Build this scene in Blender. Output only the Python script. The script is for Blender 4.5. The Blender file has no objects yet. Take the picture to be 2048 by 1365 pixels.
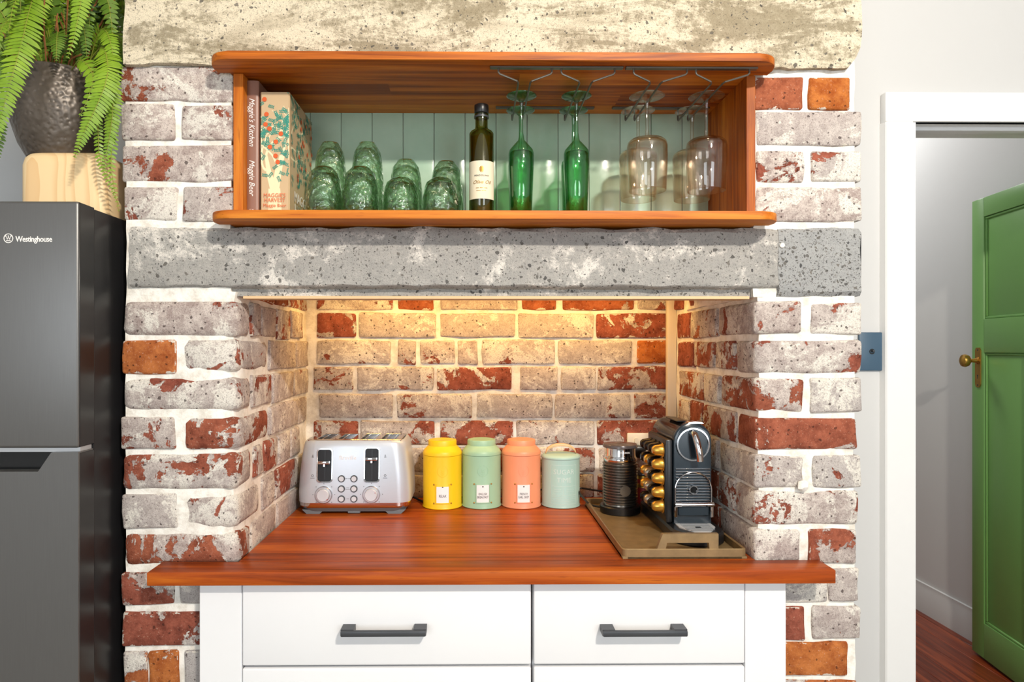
import bpy, bmesh, math, random
from mathutils import Vector, Matrix, noise

SC = bpy.context.scene
COL = SC.collection
PI = math.pi
rnd = random.Random(7)

# ------------------------------------------------------------------ camera
F = 1340.0                    # focal length in pixels of the 2048 wide frame
PX, PY = 964.0, 697.0         # principal point
YAW = math.atan(14.0 / F)
CAM = Vector((0.0, -1.5, 1.374))
cd = bpy.data.cameras.new('camera')
cd.sensor_width = 36.0
cd.lens = F / 2048 * 36.0
cd.shift_x = (1024 - PX) / 2048
cd.shift_y = (PY - 682.5) / 2048
cd.clip_start = 0.02
cam = bpy.data.objects.new('camera', cd)
cam.location = CAM
cam.rotation_euler = (PI / 2, 0, -YAW)
COL.objects.link(cam)
SC.camera = cam

# ------------------------------------------------------------------ world, lights, exposure
w = bpy.data.worlds.new('world'); SC.world = w; w.use_nodes = True
w.node_tree.nodes['Background'].inputs[0].default_value = (0.86, 0.93, 1.0, 1)
w.node_tree.nodes['Background'].inputs[1].default_value = 0.9

def area(name, loc, target, sx, sy, power, color):
    l = bpy.data.lights.new(name, 'AREA'); l.shape = 'RECTANGLE'; l.size = sx; l.size_y = sy
    l.energy = power; l.color = color
    o = bpy.data.objects.new(name, l); o.location = loc
    o.rotation_euler = (Vector(target) - Vector(loc)).to_track_quat('-Z', 'Y').to_euler()
    COL.objects.link(o)
    return o

area('ceiling_lamp_light', (0.95, -2.5, 2.93), (0.1, 0.2, 1.55), 0.20, 0.10, 155, (1.0, 0.92, 0.80))
area('window_light_right', (1.75, -4.1, 1.55), (1.4, 0, 1.4), 1.3, 1.9, 80, (0.86, 0.94, 1.0))
area('window_light_left', (-1.4, -4.1, 1.55), (-1.2, 0, 1.4), 1.3, 1.9, 66, (0.86, 0.94, 1.0))
area('downlight_fern', (-0.75, -0.55, 2.97), (-0.8, 0.1, 2.0), 0.16, 0.16, 4.5, (1.0, 0.78, 0.48))
area('downlight_chimney', (0.45, -0.75, 2.97), (0.4, 0.0, 2.1), 0.16, 0.16, 4.5, (1.0, 0.80, 0.50))
area('under_lintel_light', (0.05, 0.475, 1.547), (0.05, 0.56, 1.3), 1.02, 0.015, 6.5, (1.0, 0.56, 0.14))
area('hall_light', (1.75, 2.6, 2.9), (1.9, 1.6, 0.8), 0.5, 0.5, 40, (1.0, 0.99, 0.97))

vs = SC.view_settings
vs.view_transform = 'Standard'; vs.look = 'None'; vs.gamma = 1.0; vs.use_curve_mapping = False
vs.exposure = -0.8
try:
    SC.cycles.transparent_max_bounces = 40
    SC.cycles.max_bounces = 10
    SC.cycles.sample_clamp_indirect = 6
except Exception:
    pass

# ------------------------------------------------------------------ pixel -> place helpers
def at(px, py, Y):
    """place on the plane at depth Y that the photograph shows at (px, py) -> X, Z"""
    d = Y - CAM.y
    u = (px - PX) / F
    s, c = math.sin(YAW), math.cos(YAW)
    X = d * (s + u * c) / (c - u * s)
    zc = X * s + d * c
    return X, CAM.z + (PY - py) * zc / F
def ax(px, Y): return at(px, PY, Y)[0]
def az(py, Y, px=960): return at(px, py, Y)[1]

# ------------------------------------------------------------------ materials
def C(r, g, b):
    f = lambda v: (v / 255 / 12.92) if v <= 10.31 else ((v / 255 + 0.055) / 1.055) ** 2.4
    return (f(r), f(g), f(b), 1.0)

class NT:
    def __init__(s, name):
        s.m = bpy.data.materials.new(name); s.m.use_nodes = True
        s.t = s.m.node_tree; s.t.nodes.clear()
        s.out = s.t.nodes.new('ShaderNodeOutputMaterial')
    def n(s, typ, props=None, **inp):
        nd = s.t.nodes.new('ShaderNode' + typ)
        for k, v in (props or {}).items(): setattr(nd, k, v)
        for k, v in inp.items():
            key = k.replace('_', ' ')
            if key.startswith('i') and key[1:].isdigit(): sock = nd.inputs[int(key[1:])]
            else: sock = nd.inputs[key]
            s.set(sock, v)
        return nd
    def set(s, sock, v):
        if isinstance(v, bpy.types.NodeSocket): s.t.links.new(v, sock)
        elif isinstance(v, bpy.types.Node): s.t.links.new(v.outputs[0], sock)
        else: sock.default_value = v
    def math(s, op, a, b=0.0, clamp=False):
        return s.n('Math', {'operation': op, 'use_clamp': clamp}, i0=a, i1=b).outputs[0]
    def mix(s, fac, a, b):
        nd = s.n('Mix', {'data_type': 'RGBA'})
        s.set(nd.inputs[0], fac); s.set(nd.inputs[6], a); s.set(nd.inputs[7], b)
        return nd.outputs[2]
    def smooth(s, v, lo, hi):
        nd = s.n('MapRange', {'interpolation_type': 'SMOOTHSTEP'})
        s.set(nd.inputs[0], v); s.set(nd.inputs[1], lo); s.set(nd.inputs[2], hi)
        return nd.outputs[0]
    def coord(s, kind='Object', scale=(1, 1, 1), off=None):
        v = s.n('TexCoord').outputs[kind]
        if off is not None: v = s.n('VectorMath', {'operation': 'ADD'}, i0=v, i1=off).outputs[0]
        if scale != (1, 1, 1): v = s.n('VectorMath', {'operation': 'MULTIPLY'}, i0=v, i1=scale).outputs[0]
        return v
    def noise(s, vec, scale, detail=4, rough=0.55, dist=0.0):
        return s.n('TexNoise', None, Vector=vec, Scale=scale, Detail=detail, Roughness=rough, Distortion=dist).outputs[0]
    def bump(s, h, strength, dist=0.01, normal=None):
        nd = s.n('Bump', None, Strength=strength, Distance=dist, Height=h)
        if normal is not None: s.set(nd.inputs['Normal'], normal)
        return nd.outputs[0]
    def finish(s, col, rough=0.5, metal=0.0, normal=None, **kw):
        b = s.n('BsdfPrincipled')
        s.set(b.inputs['Base Color'], col); s.set(b.inputs['Roughness'], rough); s.set(b.inputs['Metallic'], metal)
        if normal is not None: s.set(b.inputs['Normal'], normal)
        for k, v in kw.items(): s.set(b.inputs[k.replace('_', ' ')], v)
        s.t.links.new(b.outputs[0], s.out.inputs[0])
        return s.m

def plain(name, col, rough=0.5, metal=0.0, bump=0.0, bscale=200, var=0.04, **kw):
    """one colour with a little procedural unevenness"""
    t = NT(name)
    nz = t.noise(t.coord(), 35, 3)
    dark = tuple(max(0, c * (1 - var * 2)) for c in col[:3]) + (1,)
    c = t.mix(nz, dark, col)
    nr = t.bump(t.noise(t.coord(), bscale, 3), bump, 0.002) if bump else None
    return t.finish(c, rough, metal, nr, **kw)

def rand_off(t):
    r = t.n('ObjectInfo').outputs['Random']
    return t.n('CombineXYZ', None, X=t.math('MULTIPLY', r, 37.0), Y=t.math('MULTIPLY', r, 91.0), Z=t.math('MULTIPLY', r, 53.0)).outputs[0]

def mat_brick():
    t = NT('painted_brick')
    v = t.coord('Object', off=rand_off(t))
    wear = t.n('Attribute', {'attribute_type': 'OBJECT', 'attribute_name': 'wear'}).outputs['Fac']
    hue = t.n('Attribute', {'attribute_type': 'OBJECT', 'attribute_name': 'hue'}).outputs['Fac']
    tone = t.n('Attribute', {'attribute_type': 'OBJECT', 'attribute_name': 'tone'}).outputs['Fac']
    big = t.noise(v, 11, 8, 0.62, 0.5)
    fine = t.noise(v, 120, 4, 0.7)
    field = t.math('ADD', big, t.math('MULTIPLY', t.math('SUBTRACT', fine, 0.5), 0.16))
    thr = t.math('ADD', t.math('MULTIPLY', wear, 0.50), 0.25)
    paint = t.smooth(field, thr, t.math('ADD', thr, 0.02))
    # paint: pinkish grey, gritty, with chalky white smears
    p1 = t.mix(t.smooth(t.noise(v, 34, 7, 0.8), 0.38, 0.62), C(172, 154, 148), C(220, 207, 199))
    p1 = t.mix(t.math('MULTIPLY', tone, 0.8), p1, C(196, 191, 188))
    wf = t.math('ADD', t.noise(v, 7.5, 8, 0.72, 0.8), t.math('MULTIPLY', t.math('SUBTRACT', fine, 0.5), 0.25))
    white = t.smooth(wf, 0.50, 0.58)
    p2 = t.mix(t.math('MULTIPLY', white, 0.9), p1, C(242, 236, 226))
    speck = t.smooth(t.noise(v, 300, 4, 0.85), 0.52, 0.63)
    p3 = t.mix(t.math('MULTIPLY', speck, 0.62), p2, C(110, 90, 84))
    grain = t.smooth(t.noise(v, 620, 2, 0.7), 0.55, 0.68)
    p3 = t.mix(t.math('MULTIPLY', grain, 0.45), p3, C(92, 78, 74))
    pv = t.n('VectorMath', {'operation': 'ADD'}, i0=v, i1=t.n('VectorMath', {'operation': 'MULTIPLY'}, i0=t.n('TexNoise', None, Vector=v, Scale=60.0).outputs[1], i1=(.012, .012, .012)).outputs[0]).outputs[0]
    pits = t.n('TexVoronoi', {'feature': 'F1'}, Vector=pv, Scale=85)
    pr = t.n('SeparateColor', None, Color=pits.outputs['Color']).outputs[0]
    pit = t.math('MULTIPLY', t.math('LESS_THAN', pits.outputs['Distance'], t.math('MULTIPLY', pr, 0.26)), t.math('GREATER_THAN', pr, 0.62))
    p4 = t.mix(t.math('MULTIPLY', pit, 0.8), p3, C(72, 58, 56))
    # bare brick
    rn = t.noise(v, 26, 7, 0.75)
    red = t.mix(t.smooth(rn, .3, .7), C(116, 60, 48), C(176, 102, 82))
    org = t.mix(t.smooth(rn, .3, .7), C(158, 80, 34), C(212, 132, 68))
    b = t.mix(hue, red, org)
    sp2 = t.smooth(t.noise(v, 210, 3, 0.7), 0.60, 0.70)
    b = t.mix(t.math('MULTIPLY', sp2, 0.55), b, C(208, 168, 146))
    b = t.mix(t.math('MULTIPLY', pit, 0.7), b, C(60, 36, 30))
    col = t.mix(paint, b, p4)
    # mortar smeared over the arrises
    g = t.n('SeparateXYZ', None, Vector=t.n('TexCoord').outputs['Generated'])
    ed = lambda o, k: t.math('MULTIPLY', t.math('SUBTRACT', 0.5, t.math('ABSOLUTE', t.math('SUBTRACT', o, 0.5))), k)
    nv = t.n('SeparateXYZ', None, Vector=t.n('VectorMath', {'operation': 'ABSOLUTE'}, i0=t.n('NewGeometry').outputs['Normal']).outputs[0])
    ee = [t.math('ADD', ed(g.outputs[i], k), t.math('MULTIPLY', t.math('GREATER_THAN', nv.outputs[i], 0.75), 1.0)) for i, k in ((0, .19), (1, .13), (2, .074))]
    e = t.math('MINIMUM', t.math('MINIMUM', ee[0], ee[1]), ee[2])
    sm = t.math('LESS_THAN', e, t.math('MULTIPLY', t.math('SUBTRACT', t.noise(v, 42, 5, 0.65), 0.48), 0.045))
    col = t.mix(t.math('MULTIPLY', sm, 0.9), col, C(228, 220, 208))
    h = t.math('ADD', t.math('MULTIPLY', paint, 0.45), t.math('MULTIPLY', t.noise(v, 170, 6, 0.8), 1.1))
    h = t.math('SUBTRACT', h, t.math('MULTIPLY', pit, 0.6))
    return t.finish(col, 0.92, 0, t.bump(h, 0.8, 0.0035), Specular_IOR_Level=0.15)

def mat_mortar():
    t = NT('white_mortar')
    v = t.coord('Object')
    n1 = t.noise(v, 25, 6, 0.7)
    c = t.mix(t.smooth(n1, 0.32, 0.60), C(216, 208, 196), C(246, 242, 234))
    sp = t.smooth(t.noise(v, 60, 4, 0.7), 0.68, 0.76)
    c = t.mix(t.math('MULTIPLY', sp, 0.5), c, C(170, 150, 132))
    return t.finish(c, 0.92, 0, t.bump(t.noise(v, 90, 6, 0.7), 0.55, 0.004), Specular_IOR_Level=0.2)

def mat_concrete(name, base, pale, dark, white_lo, white_hi, agg_scale, agg_amt, stretch=(1, 1, 1), stain=None):
    t = NT(name)
    v = t.coord('Object')
    vs_ = t.coord('Object', scale=stretch)
    c = t.mix(t.noise(v, 55, 6, 0.75), dark, base)
    wv = t.math('ADD', t.noise(vs_, 6.5, 8, 0.70, 0.5), t.math('MULTIPLY', t.math('SUBTRACT', t.noise(v, 70, 4, 0.7), 0.5), 0.28))
    wht = t.smooth(wv, white_lo, white_hi)
    c = t.mix(wht, c, pale)
    if stain:
        c = t.mix(t.math('MULTIPLY', t.smooth(t.noise(vs_, 3.4, 6, 0.7, 0.4), 0.52, 0.68), 0.7), c, stain)
    pv = t.n('VectorMath', {'operation': 'ADD'}, i0=v, i1=t.n('VectorMath', {'operation': 'MULTIPLY'}, i0=t.n('TexNoise', None, Vector=v, Scale=70.0).outputs[1], i1=(.014, .014, .014)).outputs[0]).outputs[0]
    for k, (sc_, am) in enumerate(((agg_scale, agg_amt), (agg_scale * 2.3, agg_amt * 1.2))):
        vor = t.n('TexVoronoi', {'feature': 'F1'}, Vector=pv, Scale=sc_)
        sp = t.n('SeparateColor', None, Color=vor.outputs['Color'])
        stone = t.math('MULTIPLY', t.math('LESS_THAN', vor.outputs['Distance'], t.math('MULTIPLY', sp.outputs[1], 0.5)), t.math('LESS_THAN', sp.outputs[0], am))
        c = t.mix(t.math('MULTIPLY', stone, 0.85), c, t.mix(sp.outputs[2], C(58, 58, 60), C(122, 116, 108)))
    for sc_, lo, am in ((190, .56, .5), (430, .55, .55)):
        grit = t.smooth(t.noise(v, sc_, 3, 0.75), lo, lo + .1)
        c = t.mix(t.math('MULTIPLY', grit, am), c, tuple(x * .55 for x in dark[:3]) + (1,))
    h = t.math('ADD', t.noise(v, 150, 7, 0.8), t.math('MULTIPLY', wht, 0.3))
    return t.finish(c, 0.93, 0, t.bump(h, 0.9, 0.004), Specular_IOR_Level=0.15)

def mat_wood(name, dark, mid, light, rough=0.35, axis='X', coat=0.0, scale=1.0, amt=0.35):
    """long grain along one axis, every board tinted by its own random number"""
    t = NT(name)
    st = {'X': (1.3, 26, 26), 'Y': (26, 1.3, 26), 'Z': (26, 26, 1.3)}[axis]
    st = tuple(x * scale for x in st)
    off = rand_off(t)
    v = t.coord('Object', scale=st, off=off)
    g = t.noise(v, 1.6, 6, 0.62, 0.8)
    fl = t.noise(t.coord('Object', scale=tuple(x * 5 for x in st), off=off), 2.5, 3, 0.6)
    r = t.n('ObjectInfo').outputs['Random']
    gg = t.math('ADD', g, t.math('MULTIPLY', t.math('SUBTRACT', r, 0.5), amt))
    cr = t.n('ValToRGB', None, Fac=gg)
    e = cr.color_ramp.elements
    e[0].position = 0.28; e[0].color = dark
    e[1].position = 0.74; e[1].color = light
    m_ = e.new(0.5); m_.color = mid
    c = t.mix(t.math('MULTIPLY', t.smooth(fl, 0.60, 0.72), 0.5), cr.outputs[0], dark)
    return t.finish(c, rough, 0, t.bump(fl, 0.08, 0.002), Coat_Weight=coat, Coat_Roughness=0.15, Specular_IOR_Level=0.3)

def mat_pine():
    t = NT('pale_pine')
    wob = t.noise(t.coord('Object', scale=(1, 1, .35)), 7, 3)
    v = t.n('VectorMath', {'operation': 'ADD'}, i0=t.coord('Object', scale=(1, 1, 0.10), off=(0.02, 0.16, 0.0)), i1=t.n('CombineXYZ', None, X=t.math('MULTIPLY', wob, .09), Y=0.0, Z=0.0).outputs[0]).outputs[0]
    wv = t.n('TexWave', {'wave_type': 'RINGS', 'rings_direction': 'Z', 'wave_profile': 'SAW'}, Vector=v, Scale=15.0, Distortion=1.6, Detail=2.0, Detail_Scale=1.2).outputs['Fac']
    c = t.mix(t.math('MULTIPLY', t.smooth(wv, 0.45, 1.0), 0.4), C(236, 206, 158), C(206, 152, 92))
    return t.finish(c, 0.5, 0, None)

def mat_glass(name, face, edge, rough=0.01, bumpy=0.0, bscale=60, refr=0.25, ior=1.45):
    t = NT(name)
    nr = None
    if bumpy:
        v = t.coord('Object')
        vd = t.n('TexVoronoi', {'feature': 'SMOOTH_F1'}, Vector=v, Scale=bscale).outputs[0]
        h = t.math('ADD', vd, t.noise(v, bscale * 0.7, 3))
        nr = t.bump(h, bumpy, 0.006)
    lw = t.n('LayerWeight', None, Blend=0.35)
    if nr is not None: t.set(lw.inputs['Normal'], nr)
    tint = t.mix(lw.outputs['Facing'], face, edge)
    tr = t.n('BsdfTransparent', None, Color=tint)
    rf = t.n('BsdfRefraction', None, Color=tint, Roughness=rough, IOR=ior)
    gl = t.n('BsdfGlossy', None, Color=(1, 1, 1, 1), Roughness=rough + 0.02)
    if nr is not None:
        t.set(rf.inputs['Normal'], nr); t.set(gl.inputs['Normal'], nr)
    m1 = t.n('MixShader', None, Fac=refr); t.set(m1.inputs[1], tr.outputs[0]); t.set(m1.inputs[2], rf.outputs[0])
    lf = t.n('LayerWeight', None, Blend=0.5)
    if nr is not None: t.set(lf.inputs['Normal'], nr)
    sch = t.math('ADD', t.math('MULTIPLY', t.math('POWER', lf.outputs['Facing'], 5.0), 0.9), 0.07)
    m2 = t.n('MixShader', None, Fac=sch); t.set(m2.inputs[1], m1.outputs[0]); t.set(m2.inputs[2], gl.outputs[0])
    t.t.links.new(m2.outputs[0], t.out.inputs[0])
    return t.m

def mat_tile():
    t = NT('glazed_sage_tile')
    off = rand_off(t)
    v = t.coord('Object', off=off)
    r = t.n('ObjectInfo').outputs['Random']
    c = t.mix(t.noise(v, 12, 4, 0.6), C(152, 184, 160), C(188, 210, 188))
    c = t.mix(t.math('MULTIPLY', r, 0.35), c, C(172, 192, 172))
    return t.finish(c, 0.16, 0, t.bump(t.noise(v, 16, 2), 0.25, 0.004))

def mat_pot():
    t = NT('hammered_dark_clay')
    v = t.coord('Object')
    d = t.n('TexVoronoi', {'feature': 'SMOOTH_F1'}, Vector=v, Scale=95).outputs[0]
    c = t.mix(t.noise(v, 15, 3), C(76, 68, 61), C(106, 96, 86))
    return t.finish(c, 0.38, 0.35, t.bump(d, 0.7, 0.004))

def mat_brushed(name, a, b, rough, metal, axis=(1, 1, 60)):
    t = NT(name)
    v = t.coord('Object', scale=axis)
    nz = t.noise(v, 14, 4, 0.6)
    return t.finish(t.mix(nz, a, b), rough, metal, t.bump(nz, 0.03, 0.001))

def mat_leaf(name, a, b):
    t = NT(name)
    v = t.coord('Object', off=rand_off(t))
    c = t.mix(t.noise(v, 26, 3), a, b)
    return t.finish(c, 0.45, 0, None, Subsurface_Weight=0.0)

def mat_emit(name, col, s):
    t = NT(name)
    e = t.n('Emission', None, Color=col, Strength=s)
    t.t.links.new(e.outputs[0], t.out.inputs[0])
    return t.m

def mat_wall(name, col, bump=0.05):
    t = NT(name)
    v = t.coord('Object')
    c2 = tuple(x * 0.96 for x in col[:3]) + (1,)
    return t.finish(t.mix(t.noise(v, 3, 3), c2, col), 0.6, 0, t.bump(t.noise(v, 120, 4), bump, 0.002))

M = {}
M['brick'] = mat_brick()
M['mortar'] = mat_mortar()
M['lintel'] = mat_concrete('weathered_lintel_concrete', C(204, 199, 192), C(238, 232, 224), C(150, 149, 147), 0.51, 0.63, 110, 0.24)
M['block'] = mat_concrete('exposed_aggregate_concrete', C(192, 192, 191), C(214, 214, 212), C(152, 153, 154), 0.62, 0.75, 120, 0.62)
M['render'] = mat_concrete('limewashed_concrete', C(190, 178, 154), C(234, 222, 198), C(140, 128, 104), 0.42, 0.54, 90, 0.10, (0.45, 1, 1.5), C(152, 140, 114))
M['white'] = mat_wall('white_wall_paint', C(206, 206, 206))
M['trim'] = plain('white_gloss_trim', C(236, 236, 236), 0.35, var=0.01)
M['hallwall'] = mat_wall('grey_hall_paint', C(206, 206, 205))
M['cab'] = plain('white_cabinet_lacquer', C(236, 236, 238), 0.32, var=0.008)
M['jarrah'] = mat_wood('oiled_red_jarrah', C(108, 38, 5), C(162, 70, 12), C(196, 104, 26), 0.42, 'X', 0.0, 1.0, 0.20)
M['shelfwood'] = mat_wood('oiled_orange_hardwood', C(126, 56, 8), C(184, 98, 18), C(214, 134, 40), 0.5, 'X', 0.0)
M['shelfwood_v'] = mat_wood('oiled_upright_hardwood', C(126, 56, 8), C(184, 98, 18), C(214, 134, 40), 0.5, 'Z', 0.0)
M['floor'] = mat_wood('red_floor_boards', C(96, 34, 14), C(140, 60, 28), C(168, 82, 42), 0.3, 'Y', 0.2)
M['bouncefloor'] = mat_wood('neutral_bounce_floor', C(150, 142, 132), C(172, 166, 156), C(190, 184, 176), 0.4, 'Y')  # unseen floor, invented pale tone keeps red bounce light off the cabinets
M['pine'] = mat_pine()
M['tile'] = mat_tile()
M['grout'] = plain('pale_grout', C(176, 178, 164), 0.9)
M['tumbler'] = mat_glass('green_recycled_glass', (0.88, 0.955, 0.86, 1), (0.38, 0.60, 0.38, 1), 0.02, 0.9, 85, 0.35)
M['flute'] = mat_glass('emerald_glass', (0.66, 0.90, 0.70, 1), (0.12, 0.42, 0.18, 1), 0.01, 0, 60, 0.12)
M['goblet'] = mat_glass('blush_amber_glass', (0.99, 0.97, 0.95, 1), (0.86, 0.70, 0.56, 1), 0.01, 0, 60, 0.06)
M['oilglass'] = mat_glass('dark_olive_glass', (0.72, 0.72, 0.42, 1), (0.22, 0.22, 0.08, 1), 0.01, 0, 60, 0.1)
M['oil'] = plain('olive_oil', C(104, 94, 38), 0.1, var=0.02)
M['black'] = plain('black_plastic', C(24, 24, 26), 0.35, var=0.05)
M['gloss_black'] = plain('gloss_black_plastic', C(14, 15, 17), 0.12, var=0.05)
M['rack'] = plain('dark_bronze_wire', C(112, 108, 100), 0.35, 0.7, var=0.05)
M['pot'] = mat_pot()
M['fridge'] = mat_brushed('dark_stainless_steel', C(104, 103, 102), C(117, 116, 115), 0.38, 0.65, (90, 90, 1))
M['fridgeside'] = plain('black_fridge_case', C(26, 26, 28), 0.32, var=0.03)
M['chrome'] = plain('polished_chrome', C(225, 225, 228), 0.08, 1.0, var=0.01)
M['steel'] = mat_brushed('satin_steel', C(196, 198, 202), C(216, 218, 222), 0.32, 0.9)
M['satin'] = plain('matt_silver_metal', C(214, 216, 220), 0.5, 0.4, var=0.01)
M['toaster'] = mat_brushed('silver_satin_paint', C(196, 204, 214), C(208, 214, 222), 0.34, 0.35, (4, 4, 90))
M['greyplastic'] = plain('grey_plastic', C(112, 116, 120), 0.5)
M['cavity'] = plain('toaster_cavity', C(38, 38, 40), 0.4, 0.5)
M['handle'] = plain('charcoal_metal', C(72, 74, 78), 0.42, 0.4, var=0.02)
M['brass'] = plain('aged_brass', C(192, 148, 72), 0.3, 0.9, var=0.08)
M['green'] = mat_brushed('green_door_paint', C(108, 156, 84), C(116, 164, 90), 0.34, 0.0, (60, 60, 2))
M['blue'] = plain('slate_blue_plate', C(64, 90, 112), 0.4, var=0.02)
M['white_plastic'] = plain('cream_white_plastic', C(226, 218, 200), 0.4, var=0.01)
M['conduit'] = plain('white_conduit', C(226, 216, 200), 0.5, var=0.01)
M['paper'] = plain('white_paper', C(244, 242, 240), 0.7, var=0.01)
M['creampaper'] = plain('cream_paper', C(226, 216, 190), 0.7, var=0.01)
M['panel'] = plain('blue_black_gloss', C(36, 46, 54), 0.16, var=0.04)
M['ink'] = plain('dark_print', C(52, 50, 52), 0.7)
M['white_print'] = plain('white_print', C(244, 240, 236), 0.6)
M['orange_print'] = plain('orange_print', C(218, 120, 78), 0.6)
M['cream_print'] = plain('cream_print', C(234, 218, 178), 0.6)
M['teal_print'] = plain('teal_print', C(44, 140, 122), 0.6)
M['fruit_print'] = plain('orange_fruit_print', C(210, 88, 30), 0.6)
M['bookbrown'] = plain('brown_book_cover', C(140, 98, 80), 0.4, var=0.06)
M['bookkraft'] = plain('kraft_book_cover', C(196, 168, 130), 0.55, var=0.03)
M['pages'] = plain('book_pages', C(226, 216, 196), 0.8)
M['tinyellow'] = plain('yellow_tin', C(244, 200, 20), 0.42, var=0.01)
M['tingreen'] = plain('sage_tin', C(158, 196, 164), 0.42, var=0.01)
M['tincoral'] = plain('coral_tin', C(240, 152, 112), 0.42, var=0.01)
M['tinaqua'] = plain('pale_aqua_tin', C(172, 204, 194), 0.42, var=0.01)
M['aqua_print'] = plain('pale_print', C(214, 230, 222), 0.5, var=0.01)
M['palewood'] = plain('pale_beech', C(222, 186, 140), 0.5, var=0.05, bump=0.05)
M['tray'] = plain('worn_bronze_metal', C(166, 138, 96), 0.45, 0.4, var=0.28, bump=0.1, bscale=60)
M['gold'] = plain('gold_foil', C(224, 174, 78), 0.28, 0.85, var=0.03)
M['silverfoil'] = plain('silver_foil', C(200, 188, 168), 0.3, 0.85, var=0.03)
M['blackfoil'] = plain('black_foil', C(34, 28, 24), 0.25, 0.5, var=0.05)
M['darkmetal'] = plain('dark_ribbed_steel', C(120, 114, 106), 0.26, 0.85, var=0.04)
M['smoke'] = plain('smoky_lid', C(96, 88, 88), 0.22, 0.2, var=0.03)
M['red'] = plain('red_label', C(160, 34, 30), 0.45)
M['leaf'] = mat_leaf('fern_leaf', C(78, 118, 12), C(142, 172, 42))
M['leafshade'] = mat_leaf('shaded_fern_leaf', C(56, 88, 16), C(100, 132, 36))  # darker copy of the fern leaf, shade put into its colour
M['stem'] = plain('fern_stem', C(134, 140, 48), 0.6)
M['drystem'] = plain('dry_brown_stem', C(138, 84, 40), 0.7)
M['soil'] = plain('potting_soil', C(58, 40, 28), 0.95, bump=0.6)
M['led'] = mat_emit('warm_led_diffuser', (1.0, 0.62, 0.25, 1), 6.0)

# ------------------------------------------------------------------ object helpers
def link(name, me, mat=None, parent=None, loc=(0, 0, 0), rot=(0, 0, 0), smooth=True):
    o = bpy.data.objects.new(name, me)
    COL.objects.link(o)
    if mat is not None:
        for m in (mat if isinstance(mat, (list, tuple)) else [mat]):
            me.materials.append(M[m])
    o.location = loc; o.rotation_euler = rot
    if parent is not None: o.parent = parent
    return o

def mesh_of(bm, name, smooth=40):
    me = bpy.data.meshes.new(name)
    bmesh.ops.recalc_face_normals(bm, faces=bm.faces[:])
    bm.to_mesh(me); bm.free()
    if smooth:
        me.polygons.foreach_set('use_smooth', [True] * len(me.polygons))
        try: me.set_sharp_from_angle(angle=math.radians(smooth))
        except Exception: pass
    me.update()
    return me

def part(name, bm, mat, parent=None, loc=(0, 0, 0), rot=(0, 0, 0), smooth=40, label=None):
    o = link(name, mesh_of(bm, name, smooth), mat, parent, loc, rot)
    if label: o['label'] = label
    return o

def thing(name, label, cat, loc=(0, 0, 0), rot=(0, 0, 0), group=None):
    o = bpy.data.objects.new(name, None); COL.objects.link(o)
    o.empty_display_size = 0.05
    o.location = loc; o.rotation_euler = rot
    return tag(o, label, cat, group)

def tag(o, label, cat, group=None):
    o['label'] = label; o['category'] = cat
    if group: o['group'] = group
    return o

def struct(o, label=None, cat=None):
    o['kind'] = 'structure'
    if label: o['label'] = label
    if cat: o['category'] = cat
    return o

def copy_tree(root, loc, label, rot=None):
    r = root.copy(); COL.objects.link(r); r.location = loc; r['label'] = label
    if rot is not None: r.rotation_euler = rot
    for ch in list(root.children):
        c = ch.copy(); COL.objects.link(c); c.parent = r
        for g in list(ch.children):
            d = g.copy(); COL.objects.link(d); d.parent = c
    return r

def NB(): return bmesh.new()

def box(bm, x0, x1, y0, y1, z0, z1, bev=0.0, seg=2):
    r = bmesh.ops.create_cube(bm, size=1.0)
    vs_ = r['verts']
    for v in vs_:
        v.co = Vector(((x0 + x1) / 2 + v.co.x * (x1 - x0), (y0 + y1) / 2 + v.co.y * (y1 - y0), (z0 + z1) / 2 + v.co.z * (z1 - z0)))
    if bev:
        es = list({e for v in vs_ for e in v.link_edges})
        bmesh.ops.bevel(bm, geom=es, offset=bev, segments=seg, profile=0.5, affect='EDGES')
    return bm

def loops(bm, rings, closed=True, cap0=True, cap1=True):
    """skin a list of equal rings of points"""
    vr = [[bm.verts.new(p) for p in ring] for ring in rings]
    n = len(vr[0])
    for a, b in zip(vr[:-1], vr[1:]):
        for i in range(n if closed else n - 1):
            j = (i + 1) % n
            bm.faces.new((a[i], a[j], b[j], b[i]))
    if cap0: bm.faces.new(list(reversed(vr[0])))
    if cap1: bm.faces.new(vr[-1])
    return vr

def lathe(bm, prof, seg=32, c=(0, 0, 0), axis='Z', ribs=None):
    """prof: list of (r, h); closed at r=0 ends"""
    rows = []
    def P(r, h, a):
        x, y = r * math.cos(a), r * math.sin(a)
        if axis == 'Z': q = (x, y, h)
        elif axis == 'Y': q = (x, h, y)
        else: q = (h, x, y)
        return (q[0] + c[0], q[1] + c[1], q[2] + c[2])
    for r, h in prof:
        if r <= 1e-6: rows.append([bm.verts.new(P(0, h, 0))])
        else:
            rows.append([bm.verts.new(P(r * (1 + (ribs[1] * math.cos(ribs[0] * 2 * PI * k / seg) if ribs and ribs[2] < h < ribs[3] else 0)), h, 2 * PI * k / seg)) for k in range(seg)])
    for a, b in zip(rows[:-1], rows[1:]):
        if len(a) == 1 and len(b) == 1: continue
        for k in range(seg):
            j = (k + 1) % seg
            if len(a) == 1: bm.faces.new((a[0], b[k], b[j]))
            elif len(b) == 1: bm.faces.new((a[k], a[j], b[0]))
            else: bm.faces.new((a[k], a[j], b[j], b[k]))
    return bm

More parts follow.
